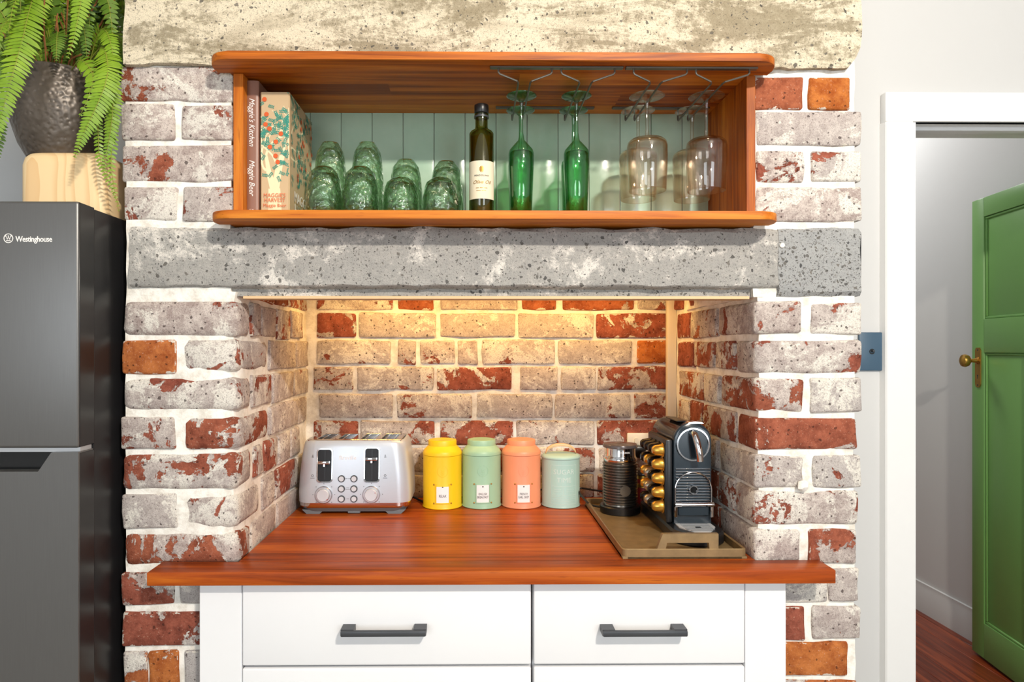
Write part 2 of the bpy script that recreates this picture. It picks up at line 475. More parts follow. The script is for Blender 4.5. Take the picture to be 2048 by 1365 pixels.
def tube(bm, pts, r, seg=8, caps=True):
    pts = [Vector(p) for p in pts]
    rad = r if isinstance(r, (list, tuple)) else [r] * len(pts)
    rings = []
    up = None
    for i, p in enumerate(pts):
        d = (pts[min(i + 1, len(pts) - 1)] - pts[max(i - 1, 0)]).normalized()
        if up is None: up = Vector((0, 0, 1)) if abs(d.z) < 0.9 else Vector((1, 0, 0))
        s = d.cross(up).normalized(); up = s.cross(d).normalized()
        rings.append([p + (s * math.cos(2 * PI * k / seg) + up * math.sin(2 * PI * k / seg)) * rad[i] for k in range(seg)])
    loops(bm, rings, True, caps, caps)
    return bm

def smooth_path(pts, n=6):
    """Catmull-Rom through points"""
    pts = [Vector(p) for p in pts]
    out = []
    P_ = [pts[0] * 2 - pts[1]] + pts + [pts[-1] * 2 - pts[-2]]
    for i in range(1, len(P_) - 2):
        for k in range(n):
            t = k / n
            a, b, c, d = P_[i - 1:i + 3]
            out.append(0.5 * ((2 * b) + (c - a) * t + (2 * a - 5 * b + 4 * c - d) * t * t + (3 * b - a - 3 * c + d) * t ** 3))
    out.append(pts[-1])
    return out

def prism(bm, poly, a0, a1, plane='XZ'):
    """extrude a polygon given in a plane from a0 to a1 along the third axis"""
    def P(u, v, a):
        return {'XZ': (u, a, v), 'XY': (u, v, a), 'YZ': (a, u, v)}[plane]
    loops(bm, [[P(u, v, a0) for u, v in poly], [P(u, v, a1) for u, v in poly]])
    return bm

def rrect(hx, hy, r, n=5, cx=0, cy=0):
    out = []
    for qx, qy, a0 in ((1, 1, 0), (-1, 1, PI / 2), (-1, -1, PI), (1, -1, 3 * PI / 2)):
        for k in range(n + 1):
            a = a0 + PI / 2 * k / n
            out.append((cx + qx * (hx - r) + r * math.cos(a), cy + qy * (hy - r) + r * math.sin(a)))
    return out

def disc_ring(bm, r0, r1, y0, y1, c=(0, 0), seg=28):
    """flat ring facing -Y (front), between radii, thickness y0..y1"""
    lathe(bm, [(r0, y1), (r0, y0), (r1, y0), (r1, y1), (r0, y1)], seg, (c[0], 0, c[1]), 'Y')
    return bm

_fc = {}
def text_mesh(s, size, shear=0.0, extrude=0.0002, align='CENTER', space=1.0, sx=1.0, line=1.0, bold=0.0):
    cu = bpy.data.curves.new('lettering', 'FONT')
    cu.body = s; cu.size = size; cu.shear = shear; cu.extrude = extrude
    cu.align_x = align; cu.align_y = 'CENTER'; cu.resolution_u = 2; cu.space_character = space; cu.space_line = line; cu.offset = bold
    o = bpy.data.objects.new('tmp_text', cu); COL.objects.link(o)
    dg = bpy.context.evaluated_depsgraph_get(); dg.update()
    me = bpy.data.meshes.new_from_object(o.evaluated_get(dg))
    bpy.data.objects.remove(o); bpy.data.curves.remove(cu)
    me.materials.clear()
    for v in me.vertices: v.co.x *= sx
    return me

def lettering(s, size, mat, parent, fn, name='lettering', **kw):
    """fn maps (u, v, w) of the flat text to the local place on the thing"""
    me = text_mesh(s, size, **kw)
    for v in me.vertices: v.co = fn(v.co.x, v.co.y, v.co.z)
    return link(name, me, mat, parent)

def front(cx, y, cz):            # flat text facing the viewer
    return lambda u, v, w: Vector((cx + u, y - w, cz + v))
def wrap(R, cz, a0=0.0, off=0.0004):      # text wrapped round a tin whose axis is Z; a0 turns it
    def f(u, v, w):
        a = u / R + a0
        r = R + off + w
        return Vector((r * math.sin(a), -r * math.cos(a), cz + v))
    return f

def wrap_patch(bm, R, u0, u1, z0, z1, off, th=0.0004, n=8, a0=0.0):
    """a thin plate bent round a tin"""
    rings = []
    for k in range(n + 1):
        u = u0 + (u1 - u0) * k / n
        a = u / R + a0
        def q(r, z): return (r * math.sin(a), -r * math.cos(a), z)
        rings.append([q(R + off, z0), q(R + off, z1), q(R + off + th, z1), q(R + off + th, z0)])
    loops(bm, rings)

# ------------------------------------------------------------------ rough masonry helpers
def rough_box(bm, x0, x1, y0, y1, z0, z1, step=0.03, amp=0.003, f=22.0):
    def ticks(a, b):
        n = max(1, int(round((b - a) / step)))
        return [a + (b - a) * i / n for i in range(n + 1)]
    X, Y, Z = ticks(x0, x1), ticks(y0, y1), ticks(z0, z1)
    vd = {}
    def V(p):
        k = tuple(round(c, 5) for c in p)
        if k not in vd:
            q = Vector(p)
            vd[k] = bm.verts.new(q + noise.noise_vector(q * f) * amp + noise.noise_vector(q * f * 0.3) * amp)
        return vd[k]
    def grid(A, B, fn):
        for i in range(len(A) - 1):
            for j in range(len(B) - 1):
                bm.faces.new((V(fn(A[i], B[j])), V(fn(A[i + 1], B[j])), V(fn(A[i + 1], B[j + 1])), V(fn(A[i], B[j + 1]))))
    for y in (y0, y1): grid(X, Z, lambda a, b: (a, y, b))
    for x in (x0, x1): grid(Y, Z, lambda a, b: (x, a, b))
    for z in (z0, z1): grid(X, Y, lambda a, b: (a, b, z))

def brick_mesh(dx, dy, dz, seed, r=0.005, amp=0.0034):
    hx, hy, hz = dx / 2, dy / 2, dz / 2
    def tk(h, mids):
        rr = min(r, h * 0.45)
        m = [(-h + rr) + (2 * h - 2 * rr) * k / (mids + 1) for k in range(mids + 2)]
        return [-h] + m + [h]
    X = tk(hx, 3 if dx > 0.15 else 1); Y = tk(hy, 2 if dy > 0.15 else 0); Z = tk(hz, 1)
    vd, verts, faces = {}, [], []
    sd = Vector((seed * 3.17, seed * 1.31, seed * 7.77))
    def V(i, j, k):
        if (i, j, k) in vd: return vd[(i, j, k)]
        p = Vector((X[i], Y[j], Z[k]))
        q = Vector([max(-h + min(r, h * .45), min(h - min(r, h * .45), c)) for c, h in zip(p, (hx, hy, hz))])
        d = p - q
        if d.length > 1e-7: p = q + d.normalized() * min(r, hx * .45, hy * .45, hz * .45)
        p = p + noise.noise_vector(p * 30 + sd) * amp + noise.noise_vector(p * 9 + sd) * amp * 0.8
        vd[(i, j, k)] = len(verts); verts.append(p)
        return vd[(i, j, k)]
    def grid(n, m, fn):
        for a in range(n):
            for b in range(m):
                faces.append((V(*fn(a, b)), V(*fn(a + 1, b)), V(*fn(a + 1, b + 1)), V(*fn(a, b + 1))))
    nx, ny, nz = len(X) - 1, len(Y) - 1, len(Z) - 1
    grid(nx, nz, lambda a, b: (a, 0, b)); grid(nx, nz, lambda a, b: (nx - a, ny, b))
    grid(ny, nz, lambda a, b: (nx, a, b)); grid(ny, nz, lambda a, b: (0, ny - a, b))
    grid(nx, ny, lambda a, b: (a, b, nz)); grid(nx, ny, lambda a, b: (a, ny - b, 0))
    me = bpy.data.meshes.new('brick')
    me.from_pydata([tuple(v) for v in verts], [], faces)
    me.polygons.foreach_set('use_smooth', [True] * len(me.polygons))
    me.update()
    return me

# ================================================================== THE SETTING
WALL_Y = 0.52            # white wall either side of the chimney
ALC_Y = 0.63             # back of the alcove
XRL, XRR = -0.530, 0.632   # reveals of the alcove
XL, XR = ax(246, 0), ax(1716, 0)
COUNTER = 0.90

# ---- chimney breast: mortar core, bricks, lintel, limewashed band, tiles
bm = NB()
rough_box(bm, XL + .004, XRL - .005, .004, .66, 0.0, 1.50)
rough_box(bm, XRR + .005, XR - .006, .004, .66, 0.0, 1.50)
rough_box(bm, XRL - .02, XRR + .02, ALC_Y + .005, .70, 0.55, 1.62)
rough_box(bm, XRL - .02, XRR + .02, .06, .66, 1.565, 1.64, amp=.002)
rough_box(bm, XL + .004, -.546, .004, .50, 1.49, 2.03)
rough_box(bm, .628, XR - .006, .004, .50, 1.49, 2.03)
rough_box(bm, -.56, .64, .2445, .50, 1.62, 2.03, amp=.0005)
rough_box(bm, XL + .006, XR - .01, .012, .50, 2.0, 3.0, step=.06)
for v in bm.verts:      # the arrises of the alcove are worn round
    for cxr, sg, rr in ((XRL - .005, -1, .018), (XRR + .005, 1, .006)):
        if abs(v.co.x - cxr) < .008 and v.co.y < .012 and v.co.z < 1.485:
            v.co.x += sg * rr * .5; v.co.y += rr * .5
chim = struct(part('wall_chimney', bm, 'mortar'), 'whitewashed brick chimney breast with an open cooking alcove', 'wall')

nb = [0]
def brick(x0, x1, y0, y1, z0, z1, wear=None, hue=0.0, tone=None, r=0.0055, jit=0.0025):
    nb[0] += 1
    R = random.Random(nb[0] * 13 + 5)
    j = lambda: R.uniform(-jit, jit)
    x0 += j() - .0008; x1 += j() + .0008; z0 += j() - .0012; z1 += j() + .0012
    me = brick_mesh(x1 - x0, y1 - y0, z1 - z0, nb[0], r)
    me.materials.append(M['brick'])
    o = bpy.data.objects.new('brick', me); COL.objects.link(o)
    o.parent = chim
    o.location = ((x0 + x1) / 2, (y0 + y1) / 2 + R.uniform(-.0015, .0015), (z0 + z1) / 2)
    o['wear'] = float(R.uniform(0.08, 0.38) if wear is None else wear)
    o['hue'] = float(hue)
    o['tone'] = float(R.uniform(0, 0.7) if tone is None else tone)
    return o

def fbrick(p0, p1, q0, q1, depth=0.10, wear=None, hue=0.0, tone=None, xr=None, xl=None, r=0.0055):
    x0 = ax(p0, 0) if xl is None else xl
    x1 = ax(p1, 0) if xr is None else xr
    return brick(x0, x1, -.002, depth, az(q1, 0), az(q0, 0), wear, hue, tone, r)

# upper left of the shelf
fbrick(244, 466, 134, 204, wear=.34, hue=.15, tone=.1)
fbrick(245, 350, 212, 281, wear=.22); fbrick(363, 467, 213, 281, wear=.26)
fbrick(244, 467, 293, 361, wear=.30, hue=.1, tone=.1)
fbrick(246, 355, 375, 441, wear=.2); fbrick(367, 468, 375, 441, wear=.33)
# upper right of the shelf
fbrick(1511, 1603, 151, 216, wear=.86, hue=.25); fbrick(1618, 1699, 151, 217, wear=.66, hue=1.0)
fbrick(1512, 1722, 222, 287, wear=.12); fbrick(1512, 1608, 299, 363, wear=.32); fbrick(1625, 1722, 299, 363, wear=.26)
fbrick(1512, 1722, 375, 440, wear=.2, tone=.1)

# lower left pier and the left reveal (the corner bricks return into the alcove)
RL = XRL
LC = [  # course: (top, bottom) px, front bricks (p0, p1|None=corner), return depth, wear
    (601, 671, [(244, None, .16, 0, .1)], .085),
    (680, 746, [(246, 351, .92, .75, 0), (362, None, .40, 0, .4)], .222),
    (756, 824, [(244, None, .24, 0, .3)], .088),
    (835, 899, [(244, 347, .36, 0, .3), (366, None, .50, .1, .3)], .225),
    (908, 978, [(244, None, .40, .05, .4)], .10),
    (988, 1056, [(246, 353, .2, 0, .6), (365, None, .26, 0, .3)], .16),
    (1066, 1131, [(245, None, .46, .15, .1)], .085),
]
seqs = [[.066, .115, .125, .115], [.25, .16], [.15, .19, .16], [.26, .11], [.065, .11, .11, .10], [.10, .21, .13], [.19, .21]]
for (q0, q1, row, ret), seq in zip(LC, seqs):
    for (p0, p1, wr, hu, to) in row:
        if p1 is None: fbrick(p0, 0, q0, q1, ret, wr, hu, to, xr=RL + .002, r=.017)
        else: fbrick(p0, p1, q0, q1, .1, wr, hu, to)
    y = ret + .012
    for d in seq:
        y1 = min(y + d, ALC_Y - .002)
        if y1 - y < .03: break
        brick(RL - .10, RL + .002, y, y1, az(q1, 0), az(q0, 0), wear=rnd.choice([.15, .25, .4, .5]), tone=.3)
        y = y1 + .012
# a sliver of the course hidden behind the lintel
brick(RL - .10, RL + .002, .06, .28, az(590, 0), 1.556, wear=.7, hue=.5); brick(RL - .10, RL + .002, .29, .40, az(590, 0), 1.556, wear=.8, hue=.5); brick(RL - .10, RL + .002, .41, .62, az(590, 0), 1.556, wear=.4)
# left, below the worktop
fbrick(246, 347, 1146, 1207, wear=.46); fbrick(362, 470, 1146, 1207, wear=.1, tone=1)
fbrick(246, 470, 1222, 1291, wear=.56, tone=.5)
fbrick(246, 296, 1303, 1372, wear=.35, hue=.6); fbrick(297, 358, 1302, 1372, wear=.85, hue=.85); fbrick(370, 470, 1302, 1372, wear=.15, tone=1)

# lower right pier and the right reveal
RR = XRR
RC = [
    (605, 668, [(None, 1604, .3, 0, .1), (1622, 1722, .3, 0, .4)], .225),
    (682, 746, [(None, 1723, .3, 0, .3)], .11),
    (760, 825, [(None, 1607, .52, .1, .1), (1622, 1722, .1, 0, .8)], .21),
    (836, 902, [(None, 1716, .74, .1, .2)], .102),
    (912, 977, [(None, 1605, .22, 0, .6), (1625, 1721, .2, 0, .9)], .225),
    (986, 1052, [(None, 1719, .34, 0, .2)], .11),
    (1063, 1127, [(None, 1603, .16, 0, .3), (1619, 1714, .44, .1, .1)], .21),
]
seqr = [[.21, .13], [.125, .15, .15], [.11, .22], [.235, .10, .10], [.11, .21], [.10, .22, .11], [.22, .14]]
for (q0, q1, row, ret), seq in zip(RC, seqr):
    for (p0, p1, wr, hu, to) in row:
        if p0 is None: fbrick(0, p1, q0, q1, ret, wr, hu, to, xl=RR - .002, r=.009)
        else: fbrick(p0, p1, q0, q1, .1, wr, hu, to)
    y = ret + .012
    for d in seq:
        y1 = min(y + d, ALC_Y - .002)
        if y1 - y < .03: break
        brick(RR - .002, RR + .10, y, y1, az(q1, 0), az(q0, 0), wear=rnd.choice([.3, .45, .55, .75]), hue=rnd.choice([0, .1, .3]), tone=.1)
        y = y1 + .012
brick(RR - .002, RR + .10, .06, .17, az(592, 0), 1.556, wear=.5); brick(RR - .002, RR + .10, .18, .40, az(592, 0), 1.556, wear=.45); brick(RR - .002, RR + .10, .41, .62, az(592, 0), 1.556, wear=.7)
fbrick(1560, 1653, 1141, 1207, wear=.12, tone=1); fbrick(1658, 1718, 1141, 1207, wear=.15, tone=.4)
fbrick(1560, 1608, 1219, 1283, wear=.8); fbrick(1625, 1718, 1219, 1282, wear=.15, tone=.3)
fbrick(1560, 1697, 1288, 1357, wear=.97, hue=.85); fbrick(1560, 1712, 1366, 1420, wear=.6, hue=.6)

# back of the alcove
BC = [
    (566, 619, [634, 786, 796, 866, 881, 1034, 1044, 1113, 1125, 1268, 1276, 1356], [.34, .8, .1, .8, .7, .3]),
    (628, 675, [634, 711, 718, 870, 880, 1030, 1036, 1186, 1193, 1350], [.55, .12, .12, .14, .55]),
    (682, 728, [634, 781, 796, 832, 841, 909, 917, 955, 963, 1110, 1117, 1265, 1276, 1350], [.3, .4, .16, .2, .28, .14, .9]),
    (735, 781, [628, 705, 714, 866, 875, 1023, 1040, 1115, 1124, 1193, 1197, 1345], [.5, .22, .58, .14, .3, .5]),
    (789, 836, [639, 785, 794, 943, 954, 1104, 1111, 1262, 1268, 1350], [.2, .34, .16, .18, .55]),
    (843, 890, [627, 716, 723, 869, 880, 1026, 1034, 1187, 1195, 1350], [.45, .34, .6, .2, .62]),
    (897, 944, [632, 700, 708, 790, 798, 948, 958, 1105, 1113, 1190, 1198, 1262, 1270, 1350], None),
    (951, 996, [628, 716, 723, 869, 880, 1026, 1034, 1187, 1195, 1350], None),
]
for q0, q1, xs, ws in BC:
    for i in range(0, len(xs), 2):
        wr = ws[i // 2] if ws else None
        hu = .9 if (q0 == 682 and i == 12) else (.35 if wr and wr > .65 else 0)
        brick(ax(xs[i], ALC_Y), ax(xs[i + 1], ALC_Y), ALC_Y - .002, ALC_Y + .08, az(q1, ALC_Y), az(q0, ALC_Y), wr, hu, r=.006, jit=.0015)

# concrete lintel with a worn lip, its cut end block, and the band above the shelf
def rough_sweep(bm, prof, x0, x1, step=.02, amp=.003, f=26, top_wave=0.0):
    n = max(2, int((x1 - x0) / step)); rings = []
    pr = []
    for a, b in zip(prof, prof[1:] + prof[:1]):
        k = max(1, int(round(math.dist(a, b) / step)))
        pr += [(a[0] + (b[0] - a[0]) * i / k, a[1] + (b[1] - a[1]) * i / k) for i in range(k)]
    zt = max(p[1] for p in prof)
    for i in range(n + 1):
        x = x0 + (x1 - x0) * i / n
        ring = []
        for y, z in pr:
            q = Vector((x, y, z))
            q = q + noise.noise_vector(q * f) * amp + noise.noise_vector(q * f * 2.6) * amp * .6
            if z > zt - .001: q.z += noise.noise(Vector((x * 14, 3, 1))) * top_wave
            if i in (0, n): q.x += noise.noise(q * 40) * .004
            ring.append(q)
        rings.append(ring)
    loops(bm, rings)
    return bm
zt_, zm_, zb_ = az(456, 0), az(574, -.005), az(594, .015)
bm = rough_sweep(NB(), [(.004, zt_), (-.005, zt_ - .010), (-.006, zm_ + .004), (-.002, zm_), (.016, zm_ - .004), (.018, zb_), (.10, zb_), (.10, zt_)], ax(259, -.005), ax(1558, -.005), top_wave=.006)
part('lintel', bm, 'lintel', chim, label='weathered grey concrete lintel over the alcove')
bm = rough_sweep(NB(), [(.002, zt_), (-.006, zt_ - .010), (-.007, zb_ + .012), (.004, zb_), (.10, zb_), (.10, zt_)], ax(1557, -.006), ax(1722, -.006), amp=.003)
part('lintel_end_block', bm, 'block', chim, label='exposed aggregate concrete block at the lintel end')
bm = NB()
zb2 = az(131, -.012)
rough_box(bm, ax(247, -.012), ax(1721, -.012), -.012, .04, zb2, 2.98, step=.022, amp=.004, f=18)
xr2 = ax(1721, -.012)
for v in bm.verts:
    if v.co.x > xr2 - .06 and v.co.z < zb2 + .05:
        v.co.x -= ((zb2 + .05 - v.co.z) / .05) ** 2 * .024
    if v.co.z < zb2 + .01: v.co.z += noise.noise(Vector((v.co.x * 30, 0, 5))) * .006
part('concrete_band', bm, 'render', chim, label='limewashed concrete band above the shelf')
# loose mortar pebbles stuck to the face
for px, py, s in ((1608, 973, .012), (1566, 491, .006)):
    bm = NB(); bmesh.ops.create_icosphere(bm, subdivisions=2, radius=s)
    for v in bm.verts: v.co += noise.noise_vector(v.co * 120) * s * .35; v.co.y *= .7
    X, Z = at(px, py, -.012)
    part('mortar_pebble', bm, 'mortar', chim, (X, -.008, Z))

# glazed tiles at the back of the shelf niche
TY = 0.235
tw = 62.0
bm = NB(); box(bm, -.5435, .6255, TY + .004, TY + .0075, 1.64, 2.0)
part('grout', bm, 'grout', chim)
x = 620.2 - 2 * tw
bm = NB(); twm = (ax(745, TY) - ax(620.2, TY)) / 2
box(bm, -twm / 2 + .0009, twm / 2 - .0009, -.003, .003, -.1625, .1625, .0016, 2)
tme = mesh_of(bm, 'tile'); tme.materials.append(M['tile'])
while x < 1440:
    xc = ax(x + tw / 2, TY)
    if xc - twm / 2 > -.56 and xc + twm / 2 < .64:
        o = bpy.data.objects.new('tile', tme); COL.objects.link(o); o.parent = chim
        o.location = (xc, TY + .003 + rnd.uniform(-.0006, .0006), 1.8235)
        o.rotation_euler = (rnd.uniform(-.006, .006), 0, rnd.uniform(-.010, .010))
    x += tw

# ---- white wall either side, with the doorway
DX0, DX1 = 1.3125, 2.145      # doorway
HEAD = 2.054
bm = NB()
box(bm, -2.6, XL + .03, WALL_Y, WALL_Y + .11, 0, 3.0)
box(bm, XR - .03, DX0 + .012, WALL_Y, WALL_Y + .11, 0, 3.0)
box(bm, DX0 + .012, DX1 - .012, WALL_Y, WALL_Y + .11, HEAD + .012, 3.0)
box(bm, DX1 - .012, 3.2, WALL_Y, WALL_Y + .11, 0, 3.0)
struct(part('wall_back', bm, 'white', smooth=0), 'plain white painted wall behind the chimney', 'wall')
AY = WALL_Y - .026
def trim(name, label, bm): return struct(part(name, bm, 'trim', smooth=30), label, 'trim')
bm = NB(); prism(bm, [(ax(1772, AY) - .004, WALL_Y), (ax(1772, AY), AY + .004), (ax(1772, AY) + .004, AY), (DX0, AY), (DX0, WALL_Y)], 0, HEAD, 'XY')
trim('trim_1', 'white upright door casing beside the chimney', bm)
bm = NB(); box(bm, ax(1772, AY) - .001, DX1 + .09, AY, WALL_Y, HEAD, 2.143, .003)
trim('trim_2', 'white head casing across the top of the doorway', bm)
bm = NB(); box(bm, DX1, DX1 + .09, AY, WALL_Y, 0, HEAD, .003)
trim('trim_3', 'white upright door casing on the hinge side', bm)
bm = NB()
box(bm, DX0, DX0 + .012, AY + .006, WALL_Y + .13, 0, HEAD)
box(bm, DX1 - .012, DX1, AY + .006, WALL_Y + .13, 0, HEAD)
box(bm, DX0, DX1, AY + .006, WALL_Y + .13, HEAD, HEAD + .012)
box(bm, DX0 + .012, DX1 - .012, WALL_Y + .02, WALL_Y + .055, HEAD - .012, HEAD, .001)
box(bm, DX0 + .012, DX0 + .020, WALL_Y + .02, WALL_Y + .055, 0, HEAD - .012, .001)
trim('trim_4', 'white door lining inside the doorway', bm)

# ---- hall beyond the doorway
HX = 2.34
bm = NB(); box(bm, HX, HX + .1, WALL_Y + .11, 4.6, 0, 3.0)
struct(part('wall_hall', bm, 'hallwall', smooth=0), 'grey painted hall wall seen through the doorway', 'wall')
bm = NB(); box(bm, .9, HX, 4.5, 4.6, 0, 3.0)
struct(part('wall_hall_end', bm, 'hallwall', smooth=0), 'far end wall of the hall', 'wall')
bm = NB(); box(bm, .9, 1.0, WALL_Y + .11, 4.6, 0, 3.0)
struct(part('wall_hall_left', bm, 'hallwall', smooth=0), 'left wall of the hall behind the chimney', 'wall')
bm = NB(); prism(bm, [(HX, 0), (HX - .018, 0), (HX - .018, .105), (HX - .010, .128), (HX - .010, .150), (HX, .152)], WALL_Y + .12, 4.5, 'XZ')
struct(part('baseboard_hall', bm, 'hallwall', smooth=20), 'tall white skirting board along the hall wall', 'skirting')

# ---- floor, ceiling and the rest of the room behind the camera
bm = NB(); box(bm, -2.6, 3.2, -4.3, WALL_Y + .02, -.06, 0)
struct(part('floor_kitchen', bm, 'bouncefloor', smooth=0), 'unseen kitchen floor in front of the chimney, made pale for neutral bounce light', 'floor')
bm = NB(); box(bm, .9, 3.2, WALL_Y + .02, 4.6, -.06, -.018)
fl = struct(part('floor', bm, 'floor', smooth=0), 'polished red timber floor', 'floor')
pw = .092
k = 0; x = 1.0
while x < HX - .02:
    x1 = min(x + pw, HX - .001)
    bm = NB(); box(bm, -(x1 - x) / 2 + .0006, (x1 - x) / 2 - .0006, -2.015, 2.015, -.018, 0, .0015, 1)
    part('plank', bm, 'floor', fl, ((x + x1) / 2, WALL_Y + .02 + 2.02, 0))
    x += pw; k += 1
bm = NB(); box(bm, -2.7, 3.3, -4.4, 4.7, 3.0, 3.1)
struct(part('ceiling', bm, 'white', smooth=0), 'white ceiling', 'ceiling')
bm = NB(); box(bm, -2.7, -2.6, -4.4, WALL_Y + .1, 0, 3.0)
struct(part('wall_left', bm, 'white', smooth=0), 'white side wall beyond the fridge', 'wall')
bm = NB(); box(bm, 3.2, 3.3, -4.4, WALL_Y + .1, 0, 3.0)
struct(part('wall_right', bm, 'white', smooth=0), 'white side wall beyond the doorway', 'wall')
bm = NB()   # rear wall with two window openings
for x0, x1 in ((-2.6, -2.1), (-.7, 1.05), (2.45, 3.2)): box(bm, x0, x1, -4.4, -4.3, 0, 3.0)
for x0, x1 in ((-2.1, -.7), (1.05, 2.45)):
    box(bm, x0, x1, -4.4, -4.3, 0, .55); box(bm, x0, x1, -4.4, -4.3, 2.55, 3.0)
struct(part('wall_rear', bm, 'white', smooth=0), 'white wall with windows behind the viewer', 'wall')

# ---- green door, open against the hall wall
hinge = Vector((2.136, .655, 0)); free = Vector((2.262, 1.50, 0))
dv = free - hinge; DW = dv.length; ang = math.atan2(dv.y, dv.x)
door = struct(thing('door_1', 'green panelled door with brass knob standing open into the hall', 'door', hinge, (0, 0, ang)))
# local: X from hinge to free edge, Y across the thickness (+Y faces the viewer's side), Z up
T = .018; zb, ztp = .012, 2.036
st, rail_b, rail_t, mid0, mid1 = .088, .155, .085, az(706, 1.42), az(638, 1.42)
def dp(name, x0, x1, z0, z1, t=T, y=0.0): 
    bm = NB(); box(bm, x0, x1, y - t, y + t, z0, z1, .0025, 2); return part(name, bm, 'green', door)
dp('stile', 0, st, zb, ztp); dp('stile', DW - st, DW, zb, ztp)
dp('rail', st, DW - st, zb, zb + rail_b); dp('rail', st, DW - st, ztp - rail_t, ztp); dp('rail', st, DW - st, mid0, mid1)
mc = DW / 2
dp('muntin', mc - .05, mc + .05, zb + rail_b, mid0)
dp('panel', st - .004, mc - .046, zb + rail_b - .004, mid0 + .004, .007); dp('panel', mc + .046, DW - st + .004, zb + rail_b - .004, mid0 + .004, .007)
dp('panel', st - .004, DW - st + .004, mid1 - .004, ztp - rail_t + .004, .007)
def molding(x0, x1, z0, z1):
    bm = NB(); t = .011
    for a, b, c_, d in ((x0, x1, z0, z0 + t), (x0, x1, z1 - t, z1), (x0, x0 + t, z0 + t, z1 - t), (x1 - t, x1, z0 + t, z1 - t)):
        box(bm, a, b, -.013, .013, c_, d, .003, 1)
    part('molding', bm, 'green', door)
molding(st, mc - .05, zb + rail_b, mid0); molding(mc + .05, DW - st, zb + rail_b, mid0); molding(st, DW - st, mid1, ztp - rail_t)
kz = az(722, 1.46); kx = DW - .050
bm = NB()
poly = [(kx - .020, kz - .105), (kx - .012, kz - .118), (kx + .012, kz - .118), (kx + .020, kz - .105), (kx + .020, kz + .045), (kx + .012, kz + .058), (kx - .012, kz + .058), (kx - .020, kz + .045)]
prism(bm, poly, T, T + .004, 'XZ')
kp = part('lock_plate', bm, 'brass', door, label='brass back plate with a keyhole', smooth=20)
bm = NB(); lathe(bm, [(0, T + .0045), (.004, T + .0045), (.004, T + .003)], 12, (kx, 0, kz - .066), 'Y'); box(bm, kx - .0018, kx + .0018, T + .003, T + .0045, kz - .080, kz - .066)
for dz in (-.108, .047): lathe(bm, [(0, T + .0052), (.0035, T + .0048), (.0035, T + .003)], 10, (kx, 0, kz + dz), 'Y')
part('keyhole', bm, 'ink', kp)
bm = NB(); lathe(bm, [(0, T), (.016, T), (.016, T + .006), (.009, T + .010), (.008, T + .030), (.014, T + .036), (.025, T + .044), (.029, T + .056), (.026, T + .066), (.014, T + .073), (0, T + .074)], 24, (kx, 0, kz), 'Y')
part('knob', bm, 'brass', door, label='round brass knob')
bm = NB(); lathe(bm, [(0, -T), (.016, -T), (.009, -T - .01), (.008, -T - .02), (.022, -T - .026), (.020, -T - .036), (0, -T - .040)], 20, (kx, 0, kz), 'Y')
part('knob', bm, 'brass', door)

# ================================================================== FITTED THINGS
# ---- worktop: glued staves; the part in front of the bricks is wider than the alcove
WT0, WT1 = COUNTER - .029, COUNTER
WF = -.078
wt = thing('worktop', 'oiled red hardwood worktop running into the brick alcove', 'worktop', (0, 0, 0))
xl, xr = ax(293, WF), ax(1672, WF)
bm = NB()
poly = [(xl, WF), (xr, WF), (xr, -.007), (xl, -.007)]
box(bm, xl, xr, WF, -.007, WT0, WT1, .0022, 2)
part('stave', bm, 'jarrah', wt)
ys = [-.007, .055, .125, .19, .27, .335, .40, .47, .545, .626]
for a, b in zip(ys[:-1], ys[1:]):
    bm = NB(); xa, xb = XRL + .006, XRR - .006
    box(bm, (xa - xb) / 2, (xb - xa) / 2, -(b - a) / 2, (b - a) / 2, -.0145, .0145)
    part('stave', bm, 'jarrah', wt, ((xa + xb) / 2, (a + b) / 2, COUNTER - .0145), smooth=0)

# ---- drawer cabinets under the worktop
CF = -.048
def handle(parent, pc, pz, y):
    X, Z = at(pc, pz, y)
    L = .0905
    bm = NB()
    box(bm, X - L, X + L, y - .036, y - .026, Z - .0065, Z + .0065, .003, 2)
    for s in (-1, 1):
        a, b = X + s * L, X + s * (L - .027)
        prism(bm, [(min(a, b), y - .030), (max(a, b), y - .030), (max(a, b), y), (min(a, b), y)], Z - .006, Z + .0075, 'XY')
    return part('handle', bm, 'handle', parent, label='charcoal bar handle')
def cabinet(label, p0, p1, f0, f1, hp):
    t = thing('drawer_cabinet', label, 'cabinet', (0, 0, 0))
    bm = NB(); box(bm, max(ax(p0, CF), XRL + .012), min(ax(p1, CF), XRR - .012), CF + .022, .50, 0.0, WT0 - .001)
    part('body', bm, 'cab', t, smooth=0)
    z = WT0 - .004
    for k, hgt in enumerate((.180, .27, .29)):
        bm = NB(); box(bm, ax(f0, CF), ax(f1, CF), CF, CF + .020, z - hgt, z, .004, 3)
        d = part('drawer_front', bm, 'cab', t)
        if k == 0: handle(d, hp, 1255.5, CF)
        else:
            h_ = handle(d, hp, 1255.5, CF); h_.location.z -= (.23 if k == 1 else .50)
        z -= hgt + .006
    return t
c1 = cabinet('wide white cabinet with deep drawers beneath the toaster', 398, 1064, 484, 1062, 770.5)
c2 = cabinet('narrower white cabinet with deep drawers beneath the coffee tray', 1066, 1573, 1067.5, 1490, 1283)
for c_, p0, p1 in ((c1, 398, 482.5), (c2, 1491.5, 1573)):
    bm = NB(); box(bm, ax(p0, CF), ax(p1, CF), CF + .002, CF + .03, 0.0, WT0 - .001, .0015, 1)
    part('filler_panel', bm, 'cab', c_)

